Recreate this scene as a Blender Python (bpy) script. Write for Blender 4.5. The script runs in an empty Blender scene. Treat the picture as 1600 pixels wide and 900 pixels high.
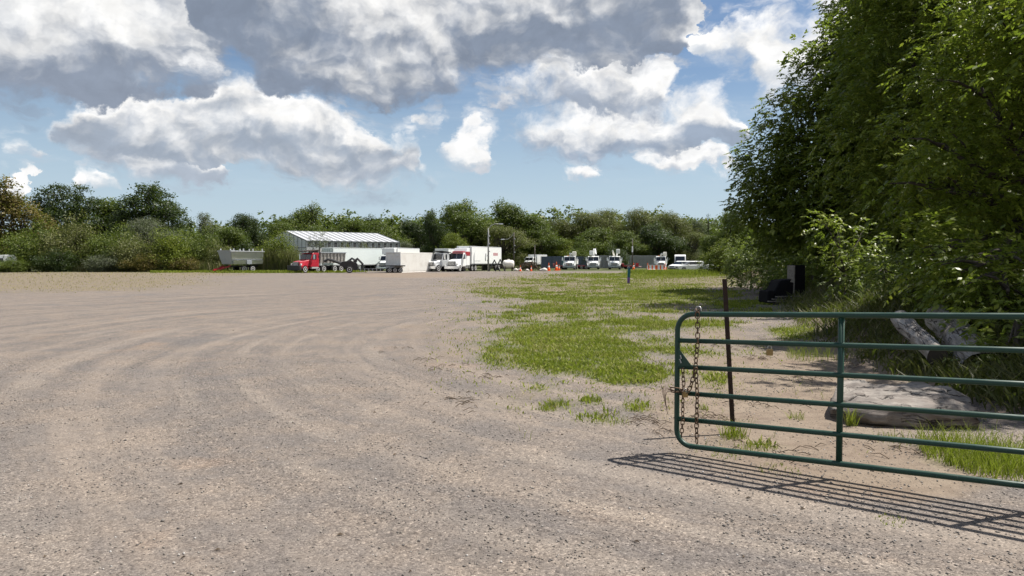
import bpy, bmesh, math, random
import numpy as np
from mathutils import Vector, Matrix

S = bpy.context.scene
C = S.collection
R = math.radians
rng = np.random.default_rng(7)
random.seed(7)

# ------------------------------------------------------------------ camera
FPX = 1130.0            # focal length in pixels of the 1600 px wide photograph
HCAM = 1.84
HOR = 406.0             # horizon row of the photograph
cam_d = bpy.data.cameras.new('camera')
cam_d.sensor_width = 36.0
cam_d.lens = 36.0 * FPX / 1600.0
cam_d.clip_start = 0.05
cam_d.clip_end = 6000.0
cam = bpy.data.objects.new('camera', cam_d)
C.objects.link(cam)
PITCH = math.atan((450.0 - HOR) / FPX)
cam.location = (0, 0, HCAM)
cam.rotation_euler = (R(90) - PITCH, 0, 0)
S.camera = cam

def ray(px, py):
    """world direction through a photograph pixel, scaled so that its y component is 1"""
    x = (px - 800.0) / FPX
    z = -(py - 450.0) / FPX
    c, s = math.cos(PITCH), math.sin(PITCH)
    d = Vector((x, c + z * s, -s + z * c))
    return d / d.y
def at(px, py, depth):
    d = ray(px, py) * depth
    return Vector((d.x, d.y, d.z + HCAM))
def gnd(px, py):
    d = ray(px, py)
    t = HCAM / -d.z
    return Vector((d.x * t, d.y * t, 0.0))
def gx(px, depth):
    return ray(px, HOR).x * depth

# ------------------------------------------------------------------ light
SUN_AZ = R(71)           # measured from +Y (view direction) towards +X
SUN_EL = R(60)
sd = bpy.data.lights.new('sun', 'SUN')
sd.energy = 5.0
sd.angle = R(0.53)
sd.color = (1.0, 0.95, 0.87)
sun = bpy.data.objects.new('sun', sd)
C.objects.link(sun)
tosun = Vector((math.sin(SUN_AZ) * math.cos(SUN_EL), math.cos(SUN_AZ) * math.cos(SUN_EL), math.sin(SUN_EL)))
sun.rotation_euler = tosun.to_track_quat('Z', 'Y').to_euler()
sun.location = tosun * 100

S.view_settings.view_transform = 'Standard'
S.view_settings.look = 'None'
S.view_settings.exposure = 0.74
S.view_settings.gamma = 1.0
S.view_settings.use_curve_mapping = False
S.cycles.max_bounces = 8
S.cycles.diffuse_bounces = 5
S.cycles.glossy_bounces = 2
S.cycles.transmission_bounces = 6
S.cycles.transparent_max_bounces = 8
S.cycles.use_adaptive_sampling = True
S.cycles.adaptive_threshold = 0.02

# ------------------------------------------------------------------ world: clear sky with cumulus bands
W = bpy.data.worlds.new('World')
S.world = W
W.use_nodes = True
nt = W.node_tree
for n in list(nt.nodes):
    nt.nodes.remove(n)
L = nt.links
class NB:
    """small helper that writes shader maths as nodes"""
    def __init__(s, nt):
        s.nt = nt
    def put(s, sock, v):
        if v is None:
            return
        if isinstance(v, bpy.types.NodeSocket):
            s.nt.links.new(v, sock)
        else:
            sock.default_value = v
    def m(s, op, a, b=None, c=None, clamp=False):
        n = s.nt.nodes.new('ShaderNodeMath'); n.operation = op; n.use_clamp = clamp
        s.put(n.inputs[0], a); s.put(n.inputs[1], b); s.put(n.inputs[2], c)
        return n.outputs[0]
    def add(s, a, b): return s.m('ADD', a, b)
    def sub(s, a, b): return s.m('SUBTRACT', a, b)
    def mul(s, a, b): return s.m('MULTIPLY', a, b)
    def mad(s, a, b, c): return s.m('MULTIPLY_ADD', a, b, c)
    def step(s, v, lo, hi, a=0.0, b=1.0):
        n = s.nt.nodes.new('ShaderNodeMapRange'); n.interpolation_type = 'SMOOTHSTEP'
        s.put(n.inputs[0], v); s.put(n.inputs[1], lo); s.put(n.inputs[2], hi); s.put(n.inputs[3], a); s.put(n.inputs[4], b)
        return n.outputs[0]
    def lin(s, v, lo, hi, a=0.0, b=1.0):
        n = s.nt.nodes.new('ShaderNodeMapRange')
        s.put(n.inputs[0], v); s.put(n.inputs[1], lo); s.put(n.inputs[2], hi); s.put(n.inputs[3], a); s.put(n.inputs[4], b)
        return n.outputs[0]
    def mixc(s, f, a, b, mode='MIX'):
        n = s.nt.nodes.new('ShaderNodeMix'); n.data_type = 'RGBA'; n.blend_type = mode
        s.put(n.inputs[0], f)
        for sk, v in ((n.inputs[6], a), (n.inputs[7], b)):
            if isinstance(v, tuple) and len(v) == 3:
                v = (*v, 1)
            s.put(sk, v)
        return n.outputs[2]
    def comb(s, x, y, z=0.0):
        n = s.nt.nodes.new('ShaderNodeCombineXYZ')
        s.put(n.inputs[0], x); s.put(n.inputs[1], y); s.put(n.inputs[2], z)
        return n.outputs[0]
    def sep(s, v):
        n = s.nt.nodes.new('ShaderNodeSeparateXYZ'); s.put(n.inputs[0], v)
        return n.outputs
    def vm(s, op, a, b=None):
        n = s.nt.nodes.new('ShaderNodeVectorMath'); n.operation = op
        s.put(n.inputs[0], a); s.put(n.inputs[1], b)
        return n.outputs[0]
    def vscale(s, a, f):
        n = s.nt.nodes.new('ShaderNodeVectorMath'); n.operation = 'SCALE'
        s.put(n.inputs[0], a); s.put(n.inputs[3], f)
        return n.outputs[0]
    def noise(s, vec, scale, detail=2.0, rough=0.5, dist=0.0, out=0, lac=2.0, dims='3D'):
        n = s.nt.nodes.new('ShaderNodeTexNoise'); n.noise_dimensions = dims
        s.put(n.inputs['Vector'], vec); n.inputs['Scale'].default_value = scale
        n.inputs['Detail'].default_value = detail; n.inputs['Roughness'].default_value = rough
        n.inputs['Distortion'].default_value = dist; n.inputs['Lacunarity'].default_value = lac
        return n.outputs[out]
    def voro(s, vec, scale, feature='F1', out=0, rand=1.0):
        n = s.nt.nodes.new('ShaderNodeTexVoronoi'); n.feature = feature
        s.put(n.inputs['Vector'], vec); n.inputs['Scale'].default_value = scale
        n.inputs['Randomness'].default_value = rand
        return n.outputs[out]
    def ramp(s, f, stops, interp='LINEAR'):
        n = s.nt.nodes.new('ShaderNodeValToRGB'); s.put(n.inputs[0], f)
        cr = n.color_ramp; cr.interpolation = interp
        while len(cr.elements) < len(stops):
            cr.elements.new(0.5)
        for e, (p, col) in zip(cr.elements, stops):
            e.position = p; e.color = (*col, 1) if len(col) == 3 else col
        return n.outputs[0]
    def curve(s, f, pts):
        n = s.nt.nodes.new('ShaderNodeFloatCurve'); s.put(n.inputs['Value'], f)
        cm = n.mapping; cm.use_clip = False; cv = cm.curves[0]
        while len(cv.points) < len(pts):
            cv.points.new(0.5, 0.5)
        for p, (x, y) in zip(cv.points, pts):
            p.location = (x, y); p.handle_type = 'VECTOR'
        cm.update()
        return n.outputs[0]

w = NB(nt)
tc = nt.nodes.new('ShaderNodeTexCoord')
dirv = tc.outputs['Generated']
dx, dy, dz = w.sep(dirv)
az = w.mul(w.m('ARCTAN2', dx, dy), 57.29578)
el = w.mul(w.m('ARCSINE', dz), 57.29578)
# the band of sky is mirrored every 84 degrees of azimuth so that it goes on all round
azf = w.m('PINGPONG', w.add(az, 42.0), 84.0)        # 0..84, photograph centre at 42
P0 = w.comb(azf, w.mul(el, 1.25), 0.0)
# domain warp, so that the outlines billow
wx = w.sub(w.noise(P0, 0.16, 7.0, 0.57, dims='2D'), 0.5)
wy = w.sub(w.noise(w.vm('ADD', P0, (57.0, 91.0, 0.0)), 0.16, 7.0, 0.57, dims='2D'), 0.5)
wn = w.comb(wx, wy, 0.0)
uu = w.mad(wx, 7.5, azf)
vv = w.mad(wy, 5.0, el)
# the light comes from the upper right: relief of a billowy noise seen from there
LIT = (0.50, 0.85, 0.0)
def billow(P):
    return w.noise(P, 0.26, 4.0, 0.50, dims='2D')
Pw = w.vm('ADD', P0, w.vscale(wn, 3.0))
b0 = billow(Pw)
b1 = billow(w.vm('ADD', Pw, LIT))
relief = w.mul(w.sub(b0, b1), 3.6)                  # + where the surface faces the light
low = w.noise(w.vm('MULTIPLY', w.vm('ADD', P0, w.vscale(wn, 5.0)), (0.6, 1.5, 1.0)), 0.12, 3.0, 0.5, dims='2D')
fine = w.mul(w.sub(w.noise(Pw, 0.95, 4.0, 0.6, dims='2D'), 0.5), 1.7)
wisp = w.step(w.noise(w.vm('MULTIPLY', w.vm('ADD', Pw, (5.0, 40.0, 0.0)), (0.7, 1.7, 1.0)), 0.34, 4.0, 0.6, dims='2D'), 0.44, 0.74, 0.0, 0.60)
softn = w.step(w.noise(w.vm('ADD', P0, (31.0, 7.0, 0.0)), 0.13, 2.0, 0.5, dims='2D'), 0.28, 0.68, 0.40, 2.9)

def tou(px):
    return (math.degrees(math.atan((px - 800.0) / FPX)) + 42.0) / 84.0
def toel(px, py):
    d = ray(px, py)
    return math.degrees(math.atan2(d.z, math.hypot(d.x, d.y)))
EMIN, EMAX = -10.0, 70.0
un = w.mul(uu, 1 / 84.0)
def line(pts):
    out = []
    for px, py in pts:
        out.append((tou(px), (toel(px, py) - EMIN) / (EMAX - EMIN)))
    return w.mad(w.curve(un, out), EMAX - EMIN, EMIN)

def band(top, base, soft_t, soft_b, dark, lite, thick=3.0, edge=0.0, rel=0.46, lowf=0.6, bias=0.55, rim=1.8):
    """one cumulus bank: returns (opacity, colour)"""
    T = line(top); B = line(base)
    dt = w.sub(T, vv); db = w.sub(vv, B)
    dens = w.m('SMOOTH_MIN', w.mul(dt, 1 / soft_t), w.mul(db, 1 / soft_b), 0.6)
    dens = w.add(dens, w.add(w.mad(w.sub(b0, 0.5), 2.2, bias), fine))
    alpha = w.step(dens, 0.0, softn)
    alpha = w.m('MAXIMUM', alpha, w.mul(w.step(dens, -1.7, 0.5), wisp))     # thin wisps round the edges
    h = w.step(db, 0.0, thick)                      # height above the base, 0..1
    lit = w.add(w.mul(h, 0.85), w.mad(fine, 0.16, w.mul(relief, rel)))
    lit = w.add(lit, w.mul(w.sub(low, 0.5), lowf))
    lit = w.add(lit, w.step(dt, rim, 0.0, 0.0, 0.25 + edge))   # thin lit rim along the top
    lit = w.m('MINIMUM', w.m('MAXIMUM', lit, 0.0), 1.0)
    mx = lambda f: tuple((1 - f) * a + f * b for a, b in zip(dark, lite))
    col = w.ramp(lit, [(0.0, dark), (0.26, mx(0.14)), (0.55, mx(0.58)), (0.88, lite)], 'B_SPLINE')
    return alpha, col

WHITE = (1.06, 1.045, 1.02)
sky = nt.nodes.new('ShaderNodeTexSky')
sky.sky_type = 'NISHITA'
sky.sun_disc = False
sky.sun_elevation = SUN_EL
sky.sun_rotation = SUN_AZ
sky.altitude = 150
sky.air_density = 1.0
sky.dust_density = 0.25
sky.ozone_density = 3.0
SKY_STRENGTH = 0.10
col = w.mixc(1.0, sky.outputs[0], (SKY_STRENGTH,) * 3, 'MULTIPLY')
# thin cirrus veil low down
veil = w.mul(w.step(w.noise(w.comb(w.mul(azf, 0.35), w.mul(el, 2.6)), 0.16, 5.0, 0.6), 0.45, 0.8), w.step(el, 26.0, 4.0, 0.0, 0.42))
col = w.mixc(veil, col, (0.66, 0.74, 0.82))
col = w.mixc(w.step(el, 17.0, 0.0, 0.0, 0.85), col, (0.53, 0.66, 0.77))   # pale summer haze low in the sky
def gaps(iv, lo=340, hi=300):
    """top and base polylines for several separate small clouds: (x0, x1, ytop, ybase)"""
    top, base = [(-200, hi)], [(-200, lo - 60)]
    t, b = [(-100, 330)], [(-100, 260)]
    for x0, x1, yt, yb in iv:
        c = (x0 + x1) / 2; wd = (x1 - x0)
        t += [(x0 - 6, yb + 30), (x0 + .12 * wd, (yt + yb) / 2), (c - .15 * wd, yt), (c + .2 * wd, yt + 4), (x1 - .08 * wd, (yt + yb) / 2), (x1 + 6, yb + 30)]
        b += [(x0 - 6, yb - 30), (x0 + .1 * wd, yb - 3), (x1 - .1 * wd, yb), (x1 + 6, yb - 30)]
    t.append((1750, 330)); b.append((1750, 260))
    return t, b
LAYERS = []
# small far clouds first
t, b = gaps([(0, 40, 262, 300), (110, 192, 264, 296), (700, 766, 182, 254), (872, 944, 250, 280), (1005, 1135, 230, 260), (1450, 1620, 200, 240)])
LAYERS.append(band(t, b, 0.75, 0.7, (0.55, 0.60, 0.68), WHITE, 1.2, edge=0.3))
t, b = gaps([(4, 82, 205, 246), (640, 690, 178, 196), (1240, 1330, 240, 268)])
LAYERS.append(band(t, b, 0.75, 0.7, (0.55, 0.60, 0.68), WHITE, 1.2, edge=0.3))
# right-hand white tower
LAYERS.append(band([(-100, 200), (900, 200), (1070, 120), (1088, 70), (1120, 38), (1180, 8), (1235, 22), (1270, -40), (1350, -90), (1500, -60), (1750, 30)],
                   [(-100, 100), (900, 100), (1070, 90), (1090, 96), (1130, 112), (1165, 98), (1195, 140), (1240, 150), (1330, 120), (1500, 130), (1750, 140)],
                   0.9, 0.8, (0.62, 0.67, 0.74), WHITE, 2.5, edge=0.35))
# lower left bank
LAYERS.append(band([(-100, 330), (70, 320), (104, 235), (150, 205), (230, 200), (300, 215), (345, 250), (366, 300), (500, 330), (1750, 330)],
                   [(-100, 240), (90, 232), (110, 240), (200, 262), (270, 284), (340, 288), (365, 270), (500, 240), (1750, 240)],
                   0.8, 0.7, (0.42, 0.48, 0.57), WHITE, 2.2, edge=0.3))
# middle right, lower tier
LAYERS.append(band([(-100, 330), (700, 330), (760, 240), (790, 180), (840, 165), (950, 160), (1060, 150), (1110, 110), (1135, 150), (1158, 180), (1172, 260), (1400, 330), (1750, 330)],
                   [(-100, 240), (740, 180), (780, 196), (830, 232), (900, 254), (960, 244), (1050, 236), (1120, 226), (1165, 215), (1250, 200), (1750, 200)],
                   0.9, 0.7, (0.33, 0.40, 0.51), WHITE, 3.0, edge=0.3))
# middle left bank with the long sloping top
LAYERS.append(band([(-100, 330), (70, 320), (100, 214), (125, 172), (160, 146), (200, 134), (228, 148), (250, 160), (290, 138), (330, 112), (365, 108), (410, 128), (470, 158), (520, 176), (560, 198), (590, 214), (625, 206), (648, 222), (664, 275), (690, 320), (1750, 330)],
                   [(-100, 200), (95, 212), (120, 236), (180, 252), (250, 250), (330, 256), (400, 268), (450, 280), (520, 290), (590, 294), (645, 292), (664, 268), (750, 220), (1750, 200)],
                   0.85, 0.7, (0.36, 0.42, 0.51), WHITE, 6.6, edge=0.35))
# middle right, upper tier
LAYERS.append(band([(-100, 260), (690, 260), (730, 168), (780, 136), (840, 110), (910, 98), (980, 102), (1040, 116), (1062, 160), (1080, 230), (1300, 260), (1750, 260)],
                   [(-100, 160), (700, 160), (740, 160), (800, 168), (860, 172), (960, 176), (1040, 186), (1075, 160), (1300, 150), (1750, 150)],
                   0.85, 0.75, (0.36, 0.42, 0.52), WHITE, 2.6, edge=0.3))
# the grey bank overhead: left part with a bright body, then the great dark middle
LAYERS.append(band([(-250, -300), (150, -420), (290, -300), (345, -120), (372, 40), (392, 130), (420, 260), (1420, 260), (1600, -100), (1800, -300)],
                   [(-250, 158), (0, 158), (60, 156), (150, 150), (250, 148), (318, 142), (340, 100), (365, 60), (400, 20), (1450, 20), (1600, 80), (1800, 140)],
                   1.1, 0.8, (0.27, 0.32, 0.41), (1.0, 0.995, 0.98), 5.2, rel=0.42, lowf=1.4, rim=2.0))
LAYERS.append(band([(-250, -560), (700, -700), (960, -420), (1020, -110), (1060, -30), (1084, 20), (1096, 130), (1120, 200), (1280, 200), (1420, 100), (1560, -100), (1800, -500)],
                   [(-250, -200), (0, -160), (150, -90), (250, -30), (318, 30), (345, 62), (362, 74), (378, 104), (430, 152), (520, 170), (600, 170), (650, 152), (700, 134), (760, 120), (800, 124), (900, 114), (1000, 106), (1062, 98), (1086, 70), (1110, 20), (1300, 0), (1500, 0), (1800, 130)],
                   1.2, 0.8, (0.235, 0.285, 0.375), (1.02, 1.01, 0.99), 13.0, rel=0.40, lowf=1.55, rim=5.0, edge=0.35))
# small bright puff in the blue gap
t, b = gaps([(266, 334, 74, 118)])
LAYERS.append(band(t, b, 0.7, 0.7, (0.6, 0.65, 0.72), WHITE, 1.0, edge=0.35))
mott = w.lin(w.noise(w.vm('ADD', Pw, (11.0, 3.0, 0.0)), 0.42, 4.0, 0.6, dims='2D'), 0.3, 0.7, 0.90, 1.08)
for a, c in LAYERS:
    col = w.mixc(a, col, w.vscale(c, mott))
# broken cloud towards the zenith
zn = w.noise(dirv, 3.0, 5.0, 0.55)
za = w.mul(w.step(zn, 0.50, 0.62), w.step(el, 34.0, 46.0))
col = w.mixc(za, col, w.ramp(w.add(w.mul(relief, 0.5), 0.55), [(0.0, (0.33, 0.38, 0.46)), (1.0, (0.9, 0.91, 0.93))]))
bg = nt.nodes.new('ShaderNodeBackground')
bg.inputs['Strength'].default_value = 0.60
L.new(col, bg.inputs['Color'])
wo = nt.nodes.new('ShaderNodeOutputWorld')
L.new(bg.outputs[0], wo.inputs['Surface'])
W.cycles.sampling_method = 'NONE'      # a smooth sky needs no light sampling

# ------------------------------------------------------------------ mesh helpers
class MB:
    """collects vertices and faces of one mesh"""
    def __init__(s):
        s.v = []; s.f = []
    def add(s, vs, fs):
        o = len(s.v)
        s.v += [tuple(p) for p in vs]
        s.f += [tuple(i + o for i in f) for f in fs]
        return s
    def box(s, x0, x1, y0, y1, z0, z1):
        return s.add([(x0, y0, z0), (x1, y0, z0), (x1, y1, z0), (x0, y1, z0), (x0, y0, z1), (x1, y0, z1), (x1, y1, z1), (x0, y1, z1)],
                     [(3, 2, 1, 0), (4, 5, 6, 7), (0, 1, 5, 4), (1, 2, 6, 5), (2, 3, 7, 6), (3, 0, 4, 7)])
    def prism(s, prof, y0, y1, axis='y'):
        """closed profile (a, z) extruded along y (or x when axis='x': profile is (y, z))"""
        n = len(prof)
        if axis == 'y':
            vs = [(a, y0, z) for a, z in prof] + [(a, y1, z) for a, z in prof]
        else:
            vs = [(y0, a, z) for a, z in prof] + [(y1, a, z) for a, z in prof]
        fs = [tuple(range(n)), tuple(range(2 * n - 1, n - 1, -1))]
        fs += [(i, i + n, (i + 1) % n + n, (i + 1) % n) for i in range(n)]
        return s.add(vs, fs)
    def hull8(s, b, t):
        """eight corner solid: b and t are four points each, in order round"""
        return s.add(list(b) + list(t), [(3, 2, 1, 0), (4, 5, 6, 7), (0, 1, 5, 4), (1, 2, 6, 5), (2, 3, 7, 6), (3, 0, 4, 7)])
    def tube(s, pts, rad, n=8, cap=True):
        pts = [Vector(p) for p in pts]
        if not isinstance(rad, (list, tuple)):
            rad = [rad] * len(pts)
        o = len(s.v); prev = None
        for i, p in enumerate(pts):
            t = (pts[min(i + 1, len(pts) - 1)] - pts[max(i - 1, 0)]).normalized()
            if prev is None:
                a = t.orthogonal().normalized()
            else:
                a = (prev - t * prev.dot(t)).normalized()
            prev = a; b = t.cross(a)
            for k in range(n):
                w_ = 2 * math.pi * k / n
                s.v.append(tuple(p + (a * math.cos(w_) + b * math.sin(w_)) * rad[i]))
        m = len(pts)
        for i in range(m - 1):
            for k in range(n):
                k2 = (k + 1) % n
                s.f.append((o + i * n + k, o + i * n + k2, o + (i + 1) * n + k2, o + (i + 1) * n + k))
        if cap:
            s.f.append(tuple(o + k for k in range(n - 1, -1, -1)))
            s.f.append(tuple(o + (m - 1) * n + k for k in range(n)))
        return s
    def cyl(s, p0, p1, r0, r1=None, n=12):
        return s.tube([p0, p1], [r0, r0 if r1 is None else r1], n)
    def lathe(s, prof, n=16, axis='z', c=(0, 0, 0)):
        """profile (r, h) turned about an axis through c"""
        o = len(s.v); c = Vector(c)
        for r, h in prof:
            for k in range(n):
                a = 2 * math.pi * k / n
                q = {'z': (r * math.cos(a), r * math.sin(a), h), 'y': (r * math.cos(a), h, -r * math.sin(a)), 'x': (h, r * math.cos(a), r * math.sin(a))}[axis]
                s.v.append(tuple(c + Vector(q)))
        for i in range(len(prof) - 1):
            for k in range(n):
                k2 = (k + 1) % n
                s.f.append((o + i * n + k, o + i * n + k2, o + (i + 1) * n + k2, o + (i + 1) * n + k))
        s.f.append(tuple(o + k for k in range(n - 1, -1, -1)))
        s.f.append(tuple(o + (len(prof) - 1) * n + k for k in range(n)))
        return s
    def mesh(s, name, mat, smooth=False, bevel=0.0):
        me = bpy.data.meshes.new(name)
        me.from_pydata(s.v, [], s.f)
        if bevel:
            bm = bmesh.new(); bm.from_mesh(me)
            bmesh.ops.bevel(bm, geom=[e for e in bm.edges], offset=bevel, segments=1, affect='EDGES', clamp_overlap=True)
            bm.to_mesh(me); bm.free()
        me.materials.append(mat)
        if smooth:
            me.polygons.foreach_set('use_smooth', [True] * len(me.polygons))
        me.update()
        return me
    def build(s, name, mat, parent=None, smooth=False, bevel=0.0):
        return link(name, s.mesh(name, mat, smooth, bevel), parent)

def link(name, data, parent=None):
    o = bpy.data.objects.new(name, data)
    C.objects.link(o)
    if parent is not None:
        o.parent = parent
    return o
def tag(o, label=None, cat=None, group=None, kind=None):
    if label: o['label'] = label
    if cat: o['category'] = cat
    if group: o['group'] = group
    if kind: o['kind'] = kind
    return o
def thing(name, label, cat, loc=(0, 0, 0), rz=0.0, group=None):
    o = bpy.data.objects.new(name, None)
    C.objects.link(o)
    o.location = loc; o.rotation_euler = (0, 0, rz)
    return tag(o, label, cat, group)
def kids(o):
    return [c for c in bpy.data.objects if c.parent == o]
def copy_tree(o, parent=None):
    c = o.copy(); C.objects.link(c); c.parent = parent
    for ch in o.children:
        copy_tree(ch, c)
    return c
def dup(o, loc, rz, label, group=None, scale=None):
    c = copy_tree(o); c.location = loc; c.rotation_euler = (0, 0, rz)
    if scale: c.scale = scale
    c['label'] = label
    if group: c['group'] = group
    return c

def np_mesh(name, verts, quads, mat, attrs=None, smooth=False):
    """fast mesh from arrays; quads (n,4) or triangles (n,3); attrs: {name: per-vertex float array}"""
    me = bpy.data.meshes.new(name)
    verts = np.asarray(verts, dtype=np.float32); quads = np.asarray(quads, dtype=np.int32)
    k = quads.shape[1]; nf = len(quads)
    me.vertices.add(len(verts)); me.vertices.foreach_set('co', verts.ravel())
    me.loops.add(nf * k); me.loops.foreach_set('vertex_index', quads.ravel())
    me.polygons.add(nf)
    me.polygons.foreach_set('loop_start', np.arange(0, nf * k, k, dtype=np.int32))
    me.polygons.foreach_set('loop_total', np.full(nf, k, dtype=np.int32))
    if smooth:
        me.polygons.foreach_set('use_smooth', np.ones(nf, dtype=bool))
    if attrs:
        for an, arr in attrs.items():
            a = me.attributes.new(an, 'FLOAT', 'POINT')
            a.data.foreach_set('value', np.asarray(arr, dtype=np.float32))
    me.materials.append(mat)
    me.update(calc_edges=True)
    return me

# value noise for placing things
_perm = rng.random((256, 256))
def vnoise(x, y, s=1.0):
    x = np.asarray(x) * s + 1000.0; y = np.asarray(y) * s + 1000.0
    xi = np.floor(x).astype(int); yi = np.floor(y).astype(int)
    fx = x - xi; fy = y - yi
    fx = fx * fx * (3 - 2 * fx); fy = fy * fy * (3 - 2 * fy)
    g = lambda a, b: _perm[a % 256, b % 256]
    return (g(xi, yi) * (1 - fx) + g(xi + 1, yi) * fx) * (1 - fy) + (g(xi, yi + 1) * (1 - fx) + g(xi + 1, yi + 1) * fx) * fy
def fbm(x, y, s=1.0, o=4, rough=0.5):
    t = 0; a = 1; n = 0
    for i in range(o):
        t = t + a * vnoise(x + 17.3 * i, y - 9.1 * i, s); n += a; a *= rough; s *= 2
    return t / n
def sstep(v, lo, hi):
    t = np.clip((v - lo) / (hi - lo), 0, 1)
    return t * t * (3 - 2 * t)

# ------------------------------------------------------------------ materials
def newmat(name):
    m = bpy.data.materials.new(name); m.use_nodes = True
    nb = NB(m.node_tree)
    p = m.node_tree.nodes['Principled BSDF']
    return m, nb, p
def coords(nb, kind='Object'):
    return nb.nt.nodes.new('ShaderNodeTexCoord').outputs[kind]
def attr(nb, name):
    n = nb.nt.nodes.new('ShaderNodeAttribute'); n.attribute_name = name
    return n.outputs['Fac']
def bump(nb, p, h, strength=0.3, dist=0.02):
    n = nb.nt.nodes.new('ShaderNodeBump'); n.inputs['Strength'].default_value = strength; n.inputs['Distance'].default_value = dist
    nb.put(n.inputs['Height'], h); nb.nt.links.new(n.outputs[0], p.inputs['Normal'])
def paint(name, col, rough=0.5, metal=0.0, dirt=0.25, dirtcol=None, scale=3.0, spec=0.5, grain=None, bumpv=0.0):
    """painted or plain surface with patchy grime"""
    m, nb, p = newmat(name)
    o = coords(nb)
    n1 = nb.noise(o, scale, 5.0, 0.62)
    n2 = nb.noise(o, scale * 7.0, 3.0, 0.6)
    f = nb.mul(nb.step(nb.add(nb.mul(n1, 0.7), nb.mul(n2, 0.3)), 0.42, 0.72), dirt)
    dc = dirtcol or tuple(0.45 * c + 0.03 for c in col)
    c = nb.mixc(f, col, dc)
    if grain:
        g = nb.noise(nb.vm('MULTIPLY', o, grain), 1.0, 4.0, 0.65)
        c = nb.mixc(nb.step(g, 0.35, 0.7), c, tuple(0.5 * x for x in col))
        if bumpv: bump(nb, p, g, bumpv, 0.03)
    elif bumpv:
        bump(nb, p, n2, bumpv, 0.02)
    nb.put(p.inputs['Base Color'], c)
    nb.put(p.inputs['Roughness'], nb.lin(n1, 0.2, 0.8, max(0.05, rough - 0.12), min(1, rough + 0.15)))
    p.inputs['Metallic'].default_value = metal
    p.inputs['Specular IOR Level'].default_value = spec
    return m
def leafmat(name, c_dark, c_mid, c_lite, trans=0.35, rough=0.5, spec=0.25):
    """leaf: colour by the clump's own tint, light passes through"""
    m, nb, p = newmat(name)
    t = attr(nb, 'tint')
    c = nb.ramp(t, [(0.0, c_dark), (0.55, c_mid), (1.0, c_lite)])
    nb.put(p.inputs['Base Color'], c)
    p.inputs['Roughness'].default_value = rough
    p.inputs['Specular IOR Level'].default_value = spec
    tr = m.node_tree.nodes.new('ShaderNodeBsdfTranslucent')
    hs = nb.mixc(0.5, c, (0.16, 0.24, 0.02), 'MIX')
    nb.put(tr.inputs[0], hs)
    mx = m.node_tree.nodes.new('ShaderNodeMixShader'); mx.inputs[0].default_value = trans
    Lk = m.node_tree.links
    Lk.new(p.outputs[0], mx.inputs[1]); Lk.new(tr.outputs[0], mx.inputs[2])
    Lk.new(mx.outputs[0], m.node_tree.nodes['Material Output'].inputs[0])
    return m

M = {}
M['white'] = paint('white_paint', (0.78, 0.79, 0.78), 0.4, dirt=0.18, dirtcol=(0.5, 0.49, 0.46), scale=0.7)
M['mint'] = paint('off_white_panel', (0.70, 0.76, 0.75), 0.45, dirt=0.2, dirtcol=(0.5, 0.53, 0.52), scale=0.6)
M['cream'] = paint('cream_steel', (0.80, 0.79, 0.75), 0.5, dirt=0.35, dirtcol=(0.42, 0.36, 0.29), scale=0.6)
M['tank'] = paint('translucent_plastic', (0.80, 0.77, 0.70), 0.5, dirt=0.2, dirtcol=(0.6, 0.54, 0.42), scale=0.8)
M['red'] = paint('red_paint', (0.40, 0.016, 0.032), 0.3, dirt=0.25, scale=1.5)
M['darkred'] = paint('dark_red_paint', (0.30, 0.02, 0.03), 0.4, dirt=0.3, scale=1.5)
M['blackm'] = paint('black_metal', (0.018, 0.018, 0.02), 0.55, dirt=0.5, dirtcol=(0.07, 0.06, 0.055), scale=2.0)
M['rubber'] = paint('tyre_rubber', (0.022, 0.022, 0.023), 0.85, dirt=0.6, dirtcol=(0.10, 0.09, 0.08), scale=4.0)
M['rim'] = paint('wheel_steel', (0.70, 0.70, 0.70), 0.45, 0.1, dirt=0.4, dirtcol=(0.2, 0.17, 0.14), scale=5.0)
M['chrome'] = paint('bright_metal', (0.72, 0.73, 0.75), 0.22, 0.9, dirt=0.2, scale=2.0)
M['steelgrey'] = paint('dull_grey_steel', (0.33, 0.36, 0.39), 0.5, 0.2, dirt=0.35, dirtcol=(0.22, 0.22, 0.22), scale=1.2)
M['dumpgrey'] = paint('grey_dump_body', (0.36, 0.35, 0.33), 0.6, 0.1, dirt=0.5, dirtcol=(0.22, 0.17, 0.13), scale=1.5)
M['alu'] = paint('aluminium', (0.66, 0.67, 0.68), 0.38, 0.55, dirt=0.3, scale=1.0)
M['glass'] = paint('window_glass', (0.015, 0.018, 0.022), 0.06, 0.0, dirt=0.15, dirtcol=(0.06, 0.06, 0.06), scale=1.0, spec=0.9)
M['lamp'] = paint('headlamp', (0.75, 0.75, 0.72), 0.15, 0.0, dirt=0.1, spec=0.9)
M['amber'] = paint('amber_lens', (0.7, 0.22, 0.02), 0.25, dirt=0.1)
M['orange'] = paint('orange_plastic', (0.85, 0.13, 0.02), 0.55, dirt=0.2, dirtcol=(0.5, 0.12, 0.05), scale=3.0)
M['reflect'] = paint('white_band', (0.8, 0.8, 0.8), 0.4, dirt=0.15)
M['navy'] = paint('slate_blue_sheet', (0.045, 0.065, 0.10), 0.5, 0.1, dirt=0.4, dirtcol=(0.10, 0.10, 0.10), scale=0.8)
M['tealp'] = paint('green_blue_sheet', (0.05, 0.12, 0.13), 0.5, 0.1, dirt=0.4, dirtcol=(0.10, 0.10, 0.10), scale=0.8)
M['fgrey'] = paint('galvanised_sheet', (0.27, 0.28, 0.29), 0.5, 0.3, dirt=0.5, dirtcol=(0.17, 0.16, 0.15), scale=0.7)
M['pole'] = paint('grey_pole', (0.30, 0.30, 0.29), 0.6, 0.1, dirt=0.4, scale=1.0)
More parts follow.
